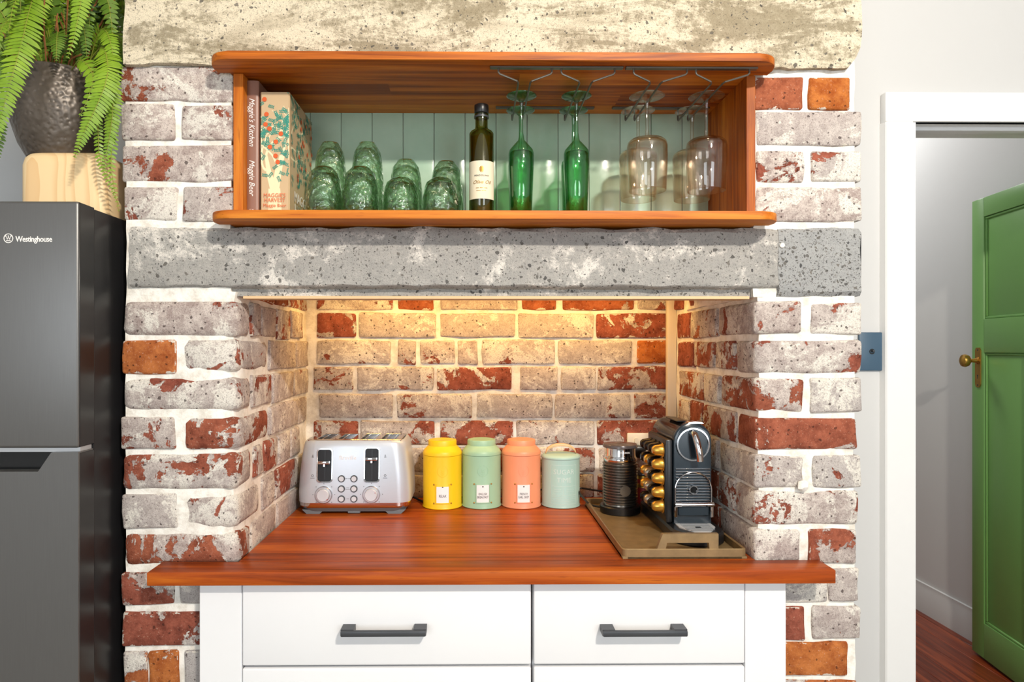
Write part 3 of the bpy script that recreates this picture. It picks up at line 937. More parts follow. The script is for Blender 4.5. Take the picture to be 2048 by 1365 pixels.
# ---- shelf with rounded ends in the niche
SF = -.088
sh = thing('wall_shelf', 'orange hardwood box shelf with rounded ends set into the brickwork', 'shelf', (0, 0, 0))
STZ0, STZ1 = az(119.5, SF), az(103.5, SF)      # top board
SBZ0, SBZ1 = az(437.5, SF), az(421, SF)    # bottom board
def front_stave(z0, z1, p0, p1):
    a, b = ax(p0, SF), ax(p1, SF); yb = -.0135; r = .050
    poly = []
    for k in range(9): 
        t = PI + PI / 2 * k / 8; poly.append((a + r + r * math.cos(t), SF + r + r * math.sin(t)))
    for k in range(9):
        t = -PI / 2 + PI / 2 * k / 8; poly.append((b - r + r * math.cos(t), SF + r + r * math.sin(t)))
    poly += [(b, yb), (a, yb)]
    c = ((a + b) / 2, (SF + yb) / 2, (z0 + z1) / 2)
    bm = NB(); prism(bm, [(x - c[0], y - c[1]) for x, y in poly], z0 - c[2], z1 - c[2], 'XY')
    es = [e for e in bm.edges if abs(e.verts[0].co.z - e.verts[1].co.z) < 1e-5 and not (e.verts[0].co.y > yb - c[1] - 1e-4 and e.verts[1].co.y > yb - c[1] - 1e-4)]
    bmesh.ops.bevel(bm, geom=es, offset=.002, segments=2, profile=.5, affect='EDGES')
    part('stave', bm, 'shelfwood', sh, c)
front_stave(STZ0, STZ1, 408, 1566); front_stave(SBZ0, SBZ1, 410, 1570)
for z0, z1, cuts in ((STZ0, STZ1, [.1, -.2, .35, -.45]), (SBZ0, SBZ1, [0, .3, -.3, .2])):
    yy = [-.0135, .045, .11, .175, TY - .0005]
    for (a, b), cut in zip(zip(yy[:-1], yy[1:]), cuts):
        for xa, xb in ((-.541, cut), (cut, .622)):
            bm = NB(); box(bm, (xa - xb) / 2, (xb - xa) / 2, (a - b) / 2, (b - a) / 2, (z0 - z1) / 2, (z1 - z0) / 2)
            part('stave', bm, 'shelfwood', sh, ((xa + xb) / 2, (a + b) / 2, (z0 + z1) / 2), smooth=0)
for p0, p1 in ((466.5, 486.5), (1493, 1511)):
    xa, xb = ax(p0, -.012), ax(p1, -.012)
    for a, b in ((-.012, .07), (.07, .15), (.15, TY - .0005)):
        bm = NB(); box(bm, (xa - xb) / 2, (xb - xa) / 2, (a - b) / 2, (b - a) / 2, -(STZ0 - SBZ1) / 2, (STZ0 - SBZ1) / 2, .0008, 1)
        part('side_board', bm, 'shelfwood_v', sh, ((xa + xb) / 2, (a + b) / 2, (STZ0 + SBZ1) / 2))
SHZ = SBZ1

# ---- fridge
fr = thing('fridge', 'dark stainless fridge with the freezer on top beside the chimney', 'fridge', (0, 0, 0))
FX1 = -.803; FX0 = FX1 - .70; FT = az(402, -.135, 100)
FD0, FD1 = -.135, -.083
bm = NB(); box(bm, FX0, FX1, FD1 + .004, .47, .03, FT - .004, .004, 2); part('body', bm, 'fridgeside', fr)
gz = az(901, FD0, 100)
bm = NB(); box(bm, FX0, FX1, FD0, FD1, gz + .004, FT, .006, 3); fd1 = part('freezer_door', bm, 'fridge', fr)
bm = NB()
hx = ax(76, FD0); hx2 = ax(102, FD0); hz = az(944, FD0, 80); hz1 = az(909, FD0, 80)
# lower door front with a trapezoid grip notch cut at its top
poly = [(FX0, .10), (FX1, .10), (FX1, gz - .004), (hx2, hz1 + .003), (hx, hz), (FX0 + .05, hz), (FX0 + .02, hz1 + .003), (FX0, gz - .004)]
prism(bm, poly, FD0, FD1 - .02, 'XZ')
box(bm, FX0, FX1, FD1 - .0202, FD1, .10, gz - .004)
fd2 = part('fridge_door', bm, 'fridge', fr, smooth=20)
bm = NB(); box(bm, FX0 + .02, hx2, FD1 - .024, FD1 - .0205, hz - .01, hz1 + .003); part('grip_recess', bm, 'gloss_black', fd2)
bm = NB(); box(bm, FX1 - .004, FX1 + .0006, FD0 + .004, FD1 + .004, gz + .006, FT - .002, .001, 1); box(bm, FX1 - .004, FX1 + .0006, FD0 + .004, FD1 + .004, .102, gz - .006, .001, 1)
part('door_edge', bm, 'fridgeside', fr)
bm = NB(); box(bm, FX0, FX1 - .002, FD0 + .01, FD1 - .002, gz - .005, gz + .005); part('door_gap_strip', bm, 'steel', fr)
bm = NB(); box(bm, FX0 + .03, FX1 - .03, FD1 + .02, .45, 0, .03); part('plinth', bm, 'black', fr)
lx, lz = at(67, 479, FD0)
lettering('Westinghouse', .0160, 'white_print', fd1, front(lx + .001, FD0 - .0002, lz), extrude=.0003, space=.94, sx=.84, bold=.00028)
cx, cz = at(17, 477, FD0)
bm = NB(); disc_ring(bm, .0082, .0096, FD0 - .0006, FD0 + .0002, (cx, cz)); box(bm, cx - .0045, cx + .0045, FD0 - .0006, FD0 + .0002, cz - .0055, cz - .0042)
for dx in (-.0052, 0, .0052): lathe(bm, [(0, FD0 - .0006), (.0013, FD0 - .0006), (.0013, FD0 + .0002)], 8, (cx + dx, 0, cz + .0045), 'Y')
part('emblem', bm, 'white_print', fd1)
lettering('W', .0095, 'white_print', fd1, front(cx, FD0 - .0002, cz - .0002), extrude=.0003, name='emblem_letter')

# ---- light strip under the lintel, conduit, power point, switch
bm = NB(); box(bm, -.47, .57, .460, .490, 1.549, 1.566, .003, 2)
ls = tag(part('light_strip', bm, 'white_plastic'), 'slim light strip fixed under the concrete lintel of the alcove', 'light')
bm = NB(); box(bm, XRL + .01, XRR - .012, .008, .06, zb_ - .005, zb_ + .001)
tag(part('timber_batten', bm, 'palewood'), 'thin timber batten along the underside of the concrete lintel', 'batten')
bm = NB(); box(bm, ax(1335.5, .60), ax(1354, .60), .602, ALC_Y - .004, az(905, .60), 1.562, .003, 2)
tag(part('cable_conduit', bm, 'conduit'), 'white vertical cable conduit in the right corner of the alcove', 'conduit')
px_, pz_ = at(1289, 889, ALC_Y)
pp = thing('power_point', 'cream power outlet on the brick wall behind the milk frother', 'power outlet', (px_, ALC_Y - .004, pz_))
bm = NB(); box(bm, -.058, .058, -.010, .002, -.037, .037, .003, 2); part('plate', bm, 'white_plastic', pp)
for sx in (-.030, .030):
    bm = NB(); prism(bm, rrect(.006, .0085, .0055, 5, sx, .014), -.014, -.009, 'XZ'); part('rocker', bm, 'white_plastic', pp)
    bm = NB()
    for dx, dz, rr in ((-.006, -.010, .5), (.006, -.010, -.5), (0, -.022, 0)):
        bx = NB(); box(bx, -.0009, .0009, -.0106, -.0098, -.0035, .0035)
        for v in bx.verts: v.co = Matrix.Rotation(rr, 3, 'Y') @ v.co + Vector((sx + dx, 0, dz))
        tmp = bpy.data.meshes.new('t'); bx.to_mesh(tmp); bx.free(); bm.from_mesh(tmp); bpy.data.meshes.remove(tmp)
    part('socket_slots', bm, 'ink', pp)
bm = NB(); box(bm, -.048, -.008, -.052, -.010, -.036, .001, .006, 2); part('plug', bm, 'black', pp)
sx_, sz_ = at(1740, 703.5, WALL_Y)
sw = thing('light_switch', 'slate blue light switch plate on the white wall by the doorway', 'switch', (sx_, WALL_Y, sz_))
bm = NB(); box(bm, -.038, .038, -.010, 0, -.058, .058, .003, 2); part('plate', bm, 'blue', sw)
bm = NB(); disc_ring(bm, .0055, .0082, -.0112, -.0095, (0.0, 0.0), 20); part('dolly_collar', bm, 'black', sw)
bm = NB(); lathe(bm, [(0, -.022), (.003, -.021), (.0035, -.010)], 12, (0, 0, .0015), 'Y'); part('dolly', bm, 'handle', sw)

# ================================================================== THINGS ON THE SHELF
# ---- two cookbooks
B1Y = .012
x0, x1 = ax(489, B1Y), ax(517, B1Y); h1 = az(163, B1Y) - SHZ
bk = thing('cookbook', 'tall brown cookbook with white script on its spine against the shelf side', 'book', ((x0 + x1) / 2, B1Y, SHZ))
hw = (x1 - x0) / 2
bm = NB()
ring = []
for k in range(7):
    t = PI + PI * k / 6; ring.append((hw * math.cos(t), .004 + .004 * math.sin(t)))
prism(bm, [(-hw, .19)] + ring[0:0] + [(-hw + .0025, .19), (-hw + .0025, .008), (hw - .0025, .008), (hw - .0025, .19), (hw, .19)] + [(x, y) for x, y in reversed(ring)], 0, h1, 'XY')
part('cover', bm, 'bookbrown', bk, smooth=30)
bm = NB(); box(bm, -hw + .0026, hw - .0026, .010, .186, .003, h1 - .003); part('pages', bm, 'pages', bk, smooth=0)
def spine(cx, y, cz):    # text reading downwards
    return lambda u, v, w: Vector((cx + v, y - w, cz - u))
lettering("Maggie's Kitchen", .0175, 'white_print', bk, spine(.0005, -.0002, h1 * .70), shear=.35, sx=.92)
lettering("Maggie Beer", .0175, 'white_print', bk, spine(.0005, -.0002, h1 * .30), shear=.35, sx=.92)
lettering("PENGUIN\nLANTERN", .0048, 'white_print', bk, spine(.0, -.0002, h1 * .035), space=1.2)

B2Y = .010
x0, x1 = ax(520.5, B2Y), ax(579, B2Y); h2 = az(186, B2Y) - SHZ
bk2 = thing('cookbook', 'thick cookbook with a printed orange tree on its kraft cover', 'book', ((x0 + x1) / 2, B2Y, SHZ))
hw = (x1 - x0) / 2; D2 = .205
bm = NB()
prism(bm, [(-hw, D2), (-hw, .003), (-hw + .003, 0), (hw - .003, 0), (hw, .003), (hw, D2), (hw - .003, D2), (hw - .003, .006), (-hw + .003, .006), (-hw + .003, D2)], 0, h2, 'XY')
cov = part('cover', bm, 'bookkraft', bk2, smooth=20)
bm = NB(); box(bm, -hw + .0032, hw - .0032, .007, D2 - .005, .004, h2 - .004); part('pages', bm, 'pages', bk2, smooth=0)

def tree_print(W, H, seed, place, parent, trunk):
    """flat printed tree: place(u, v, lift) maps the page to the cover"""
    R = random.Random(seed)
    br, lf, cnt = NB(), NB(), [0]
    def poly(b, pts, lift):
        q = [p for p in pts if True]
        if all(0 <= u <= W and 0 <= v <= H for u, v in q):
            cnt[0] += 1
            b.faces.new([b.verts.new(place(u, v, lift + cnt[0] * 1.2e-6)) for u, v in q])
    def ribbon(pts, w0, w1):
        n = len(pts)
        for i in range(n - 1):
            (a, b_), (c, d) = pts[i], pts[i + 1]
            L = math.hypot(c - a, d - b_) or 1
            nx, ny = -(d - b_) / L, (c - a) / L
            wa = w0 + (w1 - w0) * i / (n - 1); wb = w0 + (w1 - w0) * (i + 1) / (n - 1)
            poly(br, [(a + nx * wa, b_ + ny * wa), (a - nx * wa, b_ - ny * wa), (c - nx * wb, d - ny * wb), (c + nx * wb, d + ny * wb)], .00015)
    def leafs(u, v, a):
        for k in range(4):
            for s in (-1, 1):
                t = a + s * .8; L = .0052
                bu, bv = u + math.cos(a) * k * .0033, v + math.sin(a) * k * .0033
                mu, mv = bu + math.cos(t) * L * .5, bv + math.sin(t) * L * .5
                nu, nv = -math.sin(t) * .0012, math.cos(t) * .0012
                poly(lf, [(bu, bv), (mu + nu, mv + nv), (bu + math.cos(t) * L, bv + math.sin(t) * L), (mu - nu, mv - nv)], .0003)
    tips = []
    def grow(u, v, a, L, wd, dep):
        pts = [(u, v)]
        for k in range(5):
            a += R.uniform(-.32, .32)
            u += math.cos(a) * L / 5; v += math.sin(a) * L / 5
            pts.append((min(W - wd - .001, max(wd + .001, u)), min(H - wd - .001, max(wd + .001, v))))
        ribbon(pts, wd, wd * .6)
        for p in pts[1:]: tips.append((p[0], p[1], a))
        if dep:
            for s in (-1, 1): grow(pts[-1][0], pts[-1][1], a + s * R.uniform(.35, .8), L * .8, wd * .62, dep - 1)
    if trunk:
        ribbon([(W * .5, .0), (W * .5, H * .13), (W * .48, H * .24)], W * .24, W * .20)
        ribbon([(W * .48, H * .22), (W * .30, H * .36), (W * .2, H * .5)], W * .13, W * .05)
        ribbon([(W * .5, H * .22), (W * .62, H * .38), (W * .75, H * .5), (W * .96, H * .56)], W * .14, W * .06)
        for u, v, a in ((W * .2, H * .5, 1.5), (W * .3, H * .55, .9), (W * .62, H * .4, 1.6), (W * .75, H * .5, 1.4), (W * .2, H * .38, 2.2)):
            grow(u, v, a, H * .18, W * .042, 2)
    else:
        for u, v, a in ((.001, H * .57, .3), (.001, H * .66, .9), (.001, H * .5, -.1), (W * .25, H * .6, .2), (W * .1, H * .8, 1.0), (W * .4, H * .75, .6), (W * .5, H * .5, .2)):
            grow(u, v, a, H * .16, .0028, 2)
    for u, v, a in tips:
        if R.random() < .45: leafs(u + R.uniform(-.008, .008), v + R.uniform(-.01, .006), R.uniform(0, 2 * PI))
    for _ in range(int(W * H * 1300)):
        u, v = R.uniform(0, W), R.uniform(H * .30, H)
        leafs(u, v, R.uniform(0, 2 * PI))
    for _ in range(int(9 if trunk else 16)):
        u, v = R.uniform(.006, W - .006), R.uniform(H * .34, H * .97)
        cnt[0] += 1
        ft = NB(); poly(ft, [(u + .0052 * math.cos(2 * PI * k / 14), v + .0052 * math.sin(2 * PI * k / 14)) for k in range(14)], .0006)
        part('printed_orange', ft, 'fruit_print', parent, smooth=0)
    for nm, b, m in (('printed_branches', br, 'cream_print'), ('printed_leaves', lf, 'teal_print')):
        part(nm, b, m, parent, smooth=0)
tree_print(2 * hw, h2, 4, lambda u, v, l: (-hw + u, -l, v), cov, True)
tree_print(D2 - .01, h2, 9, lambda u, v, l: (hw + l, .008 + u, v), cov, False)
lettering("MAGGIE'S\nHARVEST", .0125, 'orange_print', bk2, front(0, -.0026, h2 * .165), line=.85, sx=.92)
lettering("Maggie Beer", .0105, 'orange_print', bk2, front(0, -.0026, h2 * .105))
side = lambda cy, cz: (lambda u, v, w: Vector((hw + .0026 + w, cy + u, cz + v)))
lettering("MAGGIE'S\nHARVEST", .034, 'white_print', bk2, side(.105, h2 * .15), line=.85)

# ---- green tumblers, upside down
def tumbler_mesh(h, r_rim, r_top):
    t = .0028
    out = [(r_rim, .0), (r_rim * 1.01, h * .18), (r_rim * .99, h * .45), (r_rim * .93, h * .62), (r_rim * .88, h * .76), (r_rim * .79, h * .88), (r_top * 1.08, h * .965), (r_top * .92, h), (r_top * .5, h - .002), (0, h - .003)]
    inn = [(0, h - .014), (r_top * .7, h - .014), (r_rim * .72, h * .84), (r_rim * .86, h * .66), (r_rim * .99 - t, h * .42), (r_rim - t, 0), (r_rim, 0)]
    bm = NB(); lathe(bm, out + inn, 40, ribs=(20, .012, .01, h * .7))
    bmesh.ops.remove_doubles(bm, verts=bm.verts[:], dist=1e-5)
    me = mesh_of(bm, 'tumbler', 0); me.polygons.foreach_set('use_smooth', [True] * len(me.polygons))
    me.materials.append(M['tumbler'])
    return me
TF, TB = -.028, .058
tl = [('front', 648, 337, TF, .0392, 'short green tumbler upside down in the front row beside the cookbooks'),
      ('front', 721, 337, TF, .0392, 'short green tumbler upside down second along the front row'),
      ('front', 802, 358, TF, .0390, 'low green tumbler upside down third along the front row'),
      ('front', 881, 358, TF, .0392, 'low green tumbler upside down at the front nearest the oil bottle'),
      ('back', 661, 288, TB, .0385, 'tall green tumbler upside down behind, next to the cookbooks'),
      ('back', 735, 288, TB, .0385, 'tall green tumbler upside down second along the back row'),
      ('back', 812, 322, TB, .0385, 'middling green tumbler upside down third along the back row'),
      ('back', 893, 325, TB, .0385, 'middling green tumbler upside down at the back nearest the oil bottle')]
cache = {}
for row, px, py, Y, rr, lab in tl:
    h = az(py, Y) - SHZ
    key = (round(h, 3), rr)
    if key not in cache: cache[key] = tumbler_mesh(h, rr, rr * .52)
    o = bpy.data.objects.new('glass_tumbler', cache[key]); COL.objects.link(o)
    o.location = (ax(px, Y), Y, SHZ); o.rotation_euler.z = rnd.uniform(0, 6)
    tag(o, lab, 'glass', 'upturned green tumblers on the shelf')

# ---- olive oil bottle
OY = .045
hb = az(211, OY) - SHZ; rb = (ax(988, OY) - ax(938, OY)) / 2
ob = thing('oil_bottle', 'dark olive oil bottle with cream label and black cap', 'bottle', (ax(963, OY), OY, SHZ))
zs = az(264, OY) - SHZ
bm = NB(); t = .0025
lathe(bm, [(0, 0), (rb - .003, 0), (rb, .004), (rb, zs - .006), (rb - .004, zs), (.016, zs + .005), (.0145, zs + .010), (.0145, hb - .030), (.0165, hb - .028), (.0165, hb - .022), (.012, hb - .020),
           (.012, zs + .004), (rb - .006, zs - .004), (rb - t, zs - .010), (rb - t, .008), (0, .008)], 36)
part('bottle', bm, 'oilglass', ob)
bm = NB(); lathe(bm, [(0, .0085), (rb - t - .0004, .0085), (rb - t - .0004, zs - .014), (0, zs - .014)], 32); part('oil', bm, 'oil', ob)
bm = NB(); lathe(bm, [(0, hb), (.0155, hb), (.0165, hb - .0015), (.0165, hb - .018), (.0155, hb - .0195), (0, hb - .0195)], 28, ribs=(0, 0, 1, 1)); part('cap', bm, 'black', ob)
bm = NB(); lathe(bm, [(.0150, hb - .030), (.0172, hb - .030), (.0172, hb - .026), (.0150, hb - .026), (.0150, hb - .030)], 28); part('neck_ring', bm, 'handle', ob)
la, lb = az(403, OY) - SHZ, az(328, OY) - SHZ
bm = NB(); wrap_patch(bm, rb, -.037, .037, la, lb, .0003, .0003, 24); lbl = part('label', bm, 'creampaper', ob)
f_ = lambda z, u0=0: wrap(rb + .0007, z, u0 / rb)
bm = NB()
for k in range(9):
    a = PI * 2 * k / 9
    wrap_patch(bm, rb, .0045 * math.cos(a) - .001, .0045 * math.cos(a) + .001, lb - .021 + .006 * math.sin(a), lb - .018 + .006 * math.sin(a), .0007, .0002, 1)
wrap_patch(bm, rb, -.0035, .0035, lb - .024, lb - .014, .0007, .0002, 3)
part('label_emblem', bm, 'brass', lbl)
lettering('PENDOLINO', .0052, 'ink', lbl, f_(lb - .034), space=1.2)
lettering('Olive Oil', .0115, 'brass', lbl, f_(lb - .049), shear=.4)
bm = NB()
for u0, u1, dz in ((-.013, -.006, .062), (-.004, .003, .062), (.005, .013, .062), (-.012, -.002, .068), (.0, .010, .068)): wrap_patch(bm, rb, u0, u1, lb - dz - .0006, lb - dz + .0006, .0007, .0002, 3)
part('fine_print', bm, 'brass', lbl, smooth=0)

# ---- stemware racks under the top board
RF, RB, RZ = -.058, .192, az(163, -.058, 1040)
def wrack(pl, pr, slots, label):
    xa, xb = ax(pl, RF), ax(pr, RF)
    t = thing('stemware_rack', label, 'rack', ((xa + xb) / 2, RF, STZ0))
    cx = (xa + xb) / 2
    bm = NB(); box(bm, xa - cx, xb - cx, -.002, .010, -.0045, -.0002, .001, 1); part('front_plate', bm, 'rack', t)
    bm = NB(); box(bm, xa - cx + .02, xb - cx - .02, RB - RF - .012, RB - RF, -.0045, -.0002, .001, 1); part('rear_plate', bm, 'rack', t)
    for a, b, c_, d in slots:
        for top, low in ((a, b), (d, c_)):
            X0, X1 = ax(top, RF) - cx, ax(low, RF) - cx
            z0, z1, z2 = -.003, az(146, RF, 1040) - STZ0, RZ - STZ0
            pts = [(X0, .003, z0), (X0, .003, z1 + .003), (X0 + (X1 - X0) * .06, .003, z1 - .001), (X0 + (X1 - X0) * .94, .003, z2 + .002), (X1, .008, z2), (X1, RB - RF - .006, z2), (X1, RB - RF - .003, z2 + .003), (X1, RB - RF - .003, -.003)]
            bm = NB(); tube(bm, pts, .0021, 8); part('wire_rail', bm, 'rack', t)
    return t
wrack(980, 1247, [(997, 1037, 1061, 1104), (1123, 1160, 1184, 1230)], 'dark wire stemware rack holding the green flutes')
wrack(1252, 1516, [(1268, 1302, 1323, 1375), (1393, 1425, 1448, 1500)], 'dark wire stemware rack holding the blush goblets')

def flute_mesh():
    H = RZ + .003 - (SHZ + .012)
    bm = NB()
    # hanging: foot up at z=0, rim down at -H
    p = [(0, .0012), (.0335, .0002), (.0345, -.0008), (.030, -.0026), (.012, -.006), (.0045, -.014), (.0036, -.04), (.0042, -.085), (.0075, -.103), (.016, -.112), (.0275, -.126), (.0292, -.134), (.0290, -.17), (.0265, -.22), (.0245, -H),
         (.0232, -H), (.0252, -.22), (.0276, -.17), (.0277, -.136), (.025, -.131), (0, -.1275)]
    lathe(bm, p, 48, ribs=(24, .010, -.26, -.130))
    me = mesh_of(bm, 'flute', 0); me.polygons.foreach_set('use_smooth', [True] * len(me.polygons)); me.materials.append(M['flute'])
    return me
fm = flute_mesh()
def gob_mesh():
    bm = NB()
    ztop = az(281, .037) - RZ; zr = az(386, .037) - RZ
    p = [(0, .0012), (.039, .0002), (.0402, -.0008), (.036, -.0022), (.012, -.0045), (.006, -.010), (.0042, -.03), (.0040, -.075), (.005, ztop + .006), (.012, ztop + .001), (.038, ztop - .003), (.0440, ztop - .009), (.0460, ztop - .018), (.0452, ztop - .06), (.0425, zr + .001), (.0420, zr),
         (.0412, zr + .001), (.0440, ztop - .06), (.0448, ztop - .020), (.043, ztop - .012), (.036, ztop - .0065), (0, ztop - .005)]
    lathe(bm, p, 64, ribs=(32, .009, zr + .02, ztop - .020))
    me = mesh_of(bm, 'goblet', 0); me.polygons.foreach_set('use_smooth', [True] * len(me.polygons)); me.materials.append(M['goblet'])
    return me
gm = gob_mesh()
GF, GB = .037, .131
for nm, me, gr, cat, items in (
    ('champagne_flute', fm, 'hanging green flutes', 'glass', [(1043, GF, 'green fluted champagne glass hanging in front, nearest the oil bottle'), (1153, GF, 'green fluted champagne glass hanging in front, nearest the goblets'),
                                        (1041, GB, 'green fluted champagne glass hanging behind the left front one'), (1147, GB, 'green fluted champagne glass hanging behind the right front one')]),
    ('wine_goblet', gm, 'hanging blush goblets', 'glass', [(1294, GF, 'blush ribbed goblet hanging in front, nearest the green flutes'), (1413, GF, 'blush ribbed goblet hanging in front, nearest the shelf end'),
                                    (1276, GB, 'blush ribbed goblet hanging at the back, nearest the green flutes'), (1384, GB, 'blush ribbed goblet hanging at the back, nearest the shelf end')])):
    for px, Y, lab in items:
        o = bpy.data.objects.new(nm, me); COL.objects.link(o)
        o.location = (ax(px, Y), Y, RZ + .0048); o.rotation_euler = (rnd.uniform(-.008, .008), rnd.uniform(-.008, .008), rnd.uniform(0, 6))
        tag(o, lab, cat, gr)

# ================================================================== THINGS ON THE WORKTOP
# ---- toaster
TY0 = .505
tx = ax(706, .407)
to = thing('toaster', 'silver four slice toaster in the left corner of the alcove', 'toaster', (tx, TY0, COUNTER))
secs = [(.034, .1615, .0975, .040), (.060, .1625, .0985, .042), (.110, .1600, .0970, .042), (.160, .1545, .0935, .042), (.190, .1500, .0905, .042), (.202, .1470, .0880, .041), (.209, .1420, .0840, .038)]
bm = NB()
loops(bm, [[(x, y, z) for x, y in rrect(hx, hy, r, 6)] for z, hx, hy, r in secs] + [[(x, y, .2095) for x, y in rrect(.138, .080, .034, 6)], [(x, y, .2005) for x, y in rrect(.137, .079, .033, 6)]])
body = part('body', bm, 'toaster', to, smooth=50)
bm = NB(); loops(bm, [[(x, y, z) for x, y in rrect(hx, hy, r, 6)] for z, hx, hy, r in ((.019, .1560, .0930, .038), (.024, .160, .097, .040), (.034, .1608, .0968, .040))]); part('chrome_band', bm, 'chrome', to)
bm = NB(); loops(bm, [[(x, y, z) for x, y in rrect(hx, hy, r, 6)] for z, hx, hy, r in ((.007, .145, .084, .034), (.019, .1555, .0925, .038))]); part('base', bm, 'greyplastic', to)
for sx in (-1, 1):
    for sy in (-1, 1):
        bm = NB(); prism(bm, [(sx * .098, 0), (sx * .135, 0), (sx * .148, .012), (sx * .085, .012)], sy * .050, sy * .084, 'XZ'); part('foot', bm, 'greyplastic', to, smooth=20)
bm = NB(); box(bm, -.018, .018, -.085, -.04, .001, .010, .002, 1); part('crumb_tray', bm, 'greyplastic', to)
# slotted chrome top
bm = NB()
zt0, zt1 = .2006, .2112
sl = [(-.112, -.070), (-.052, -.010), (.014, .056), (.074, .116)]
xs = [-.134] + [v for p in sl for v in p] + [.134]
for i in range(0, len(xs), 2): box(bm, xs[i], xs[i + 1], -.060, .060, zt0, zt1, .0015, 1)
for a, b in ((-.074, -.060), (.060, .074)): box(bm, -.134, .134, a, b, zt0, zt1, .0015, 1)
part('slotted_top', bm, 'chrome', to)
for a, b in sl:
    bm = NB(); box(bm, a + .001, b - .001, -.058, .058, zt0, zt0 + .0008); c_ = part('slot_floor', bm, 'cavity', to, smooth=0)
    bm = NB()
    for u in (a + .009, b - .009): tube(bm, [(u, -.058, .2062), (u, .058, .2062)], .0011, 6)
    part('slot_wires', bm, 'steel', c_)
def fy(z): # front face of the body at height z
    for (z0, _, h0, _), (z1, _, h1, _) in zip(secs[:-1], secs[1:]):
        if z0 <= z <= z1: return -(h0 + (h1 - h0) * (z - z0) / (z1 - z0))
    return -.09
zof = lambda q: (1030 - q) / 702.0 + .002
xof = lambda p: (p - 706) / 704.0
def sh_(bm):
    for v in bm.verts: v.co.y += fy(v.co.z) - y
for pc, q0, q1, lev in ((649.5, 899, 966, 926), (743.5, 897, 966, 919)):
    cx = xof(pc); z0, z1 = zof(q1), zof(q0); y = fy((z0 + z1) / 2)
    bm = NB(); pts_o = rrect(.0225, (z1 - z0) / 2, .009, 5, cx, (z0 + z1) / 2); pts_i = rrect(.0195, (z1 - z0) / 2 - .003, .0075, 5, cx, (z0 + z1) / 2)
    A = [(u, y - .004, v) for u, v in pts_o]; B = [(u, y - .004, v) for u, v in pts_i]; A2 = [(u, y + .006, v) for u, v in pts_o]; B2 = [(u, y + .006, v) for u, v in pts_i]
    loops(bm, [A2, A, B, B2], cap0=False, cap1=False)
    sh_(bm); wf = part('window_frame', bm, 'chrome', to, smooth=30)
    bm = NB(); prism(bm, pts_i, y - .0012, y + .004, 'XZ'); sh_(bm); part('window_pane', bm, 'cavity', wf, smooth=20)
    bm = NB(); box(bm, cx - .0012, cx + .0012, y - .0016, y - .0010, z0 + .008, z1 - .006); sh_(bm); part('lever_slot', bm, 'black', wf)
    lz = zof(lev)
    bm = NB(); box(bm, cx - .0165, cx + .0165, y - .018, y - .001, lz - .004, lz + .005, .002, 2); box(bm, cx - .003, cx + .003, y - .012, y - .001, lz - .012, lz - .004, .001, 1)
    sh_(bm); part('lever', bm, 'chrome', wf)
for pc, qc in ((648, 990.5), (743, 990)):
    cx, cz = xof(pc), zof(qc); y = fy(cz)
    bm = NB(); lathe(bm, [(.0245, y + .006), (.0245, y - .005), (.0225, y - .008), (.0180, y - .008), (.0175, y - .006)], 36, (cx, 0, cz), 'Y'); dl = part('dial_ring', bm, 'steel', to)
    bm = NB(); lathe(bm, [(.0178, y - .004), (.0172, y - .015), (.0160, y - .016), (0, y - .0155)], 36, (cx, 0, cz), 'Y'); part('dial', bm, 'satin', dl)
    bm = NB()
    for k in range(7):
        a = -PI * .25 + k * PI * 1.5 / 6
        lathe(bm, [(0, y - .0012), (.0010, y - .0010), (.0010, y + .003)], 6, (cx + .031 * math.cos(a), 0, cz + .031 * math.sin(a)), 'Y')
    part('dial_marks', bm, 'ink', dl)
    bm = NB(); box(bm, cx + .011, cx + .014, y - .0165, y - .012, cz + (.006 if pc > 700 else -.012), cz + (.008 if pc > 700 else -.010)); part('dial_pointer', bm, 'red', dl)
for pc in (683, 708):
    for qc in (959, 979, 999):
        cx, cz = xof(pc), zof(qc); y = fy(cz)
        bm = NB(); lathe(bm, [(.0092, y + .003), (.0092, y - .002), (.0075, y - .0025), (.0070, y - .0055), (0, y - .0055)], 24, (cx, 0, cz), 'Y'); bt_ = part('button', bm, 'satin', to)
        bm = NB(); disc_ring(bm, .0072, .0100, y - .0030, y + .003, (cx, cz), 24); part('button_bezel', bm, 'handle', bt_)
for s, qc in (('A BIT MORE', 959),):
    lettering(s, .0030, 'ink', to, front(xof(695.5), fy(zof(qc)) - .0003, zof(qc)))
for qc, ww in ((977.5, .0042), (980.5, .0062), (999, .0035)):
    cz = zof(qc); y = fy(cz); bm = NB(); box(bm, xof(695.5) - ww, xof(695.5) + ww, y - .0004, y + .002, cz - .0006, cz + .0006); part('button_caption', bm, 'greyplastic', to, smooth=0)
lettering('Breville', .0165, 'white_print', to, front(xof(695), fy(zof(918)) - .0004, zof(918)), extrude=.0006)
for pc in (625, 770):
    bm = NB(); cz = zof(913); y = fy(cz); cx = xof(pc)
    for k, ww in enumerate((.0012, .0022, .0030)): box(bm, cx - ww, cx + ww, y - .0006, y + .002, cz - k * .003, cz - k * .003 + .0014)
    part('lift_icon', bm, 'ink', to)
    bm = NB(); cz = zof(953); y = fy(cz)
    disc_ring(bm, .0024, .0034, y - .0006, y + .002, (cx, cz), 12); box(bm, cx - .006, cx + .006, y - .0006, y + .002, cz - .0075, cz - .0062)
    part('look_icon', bm, 'ink', to)
bm = NB(); tube(bm, smooth_path([(.10, .085, .025), (.152, .080, .012), (.19, .045, .0045), (.225, .050, .0045), (.27, .090, .0045), (.32, .108, .0045)]), .0035, 8); part('power_cord', bm, 'black', to)

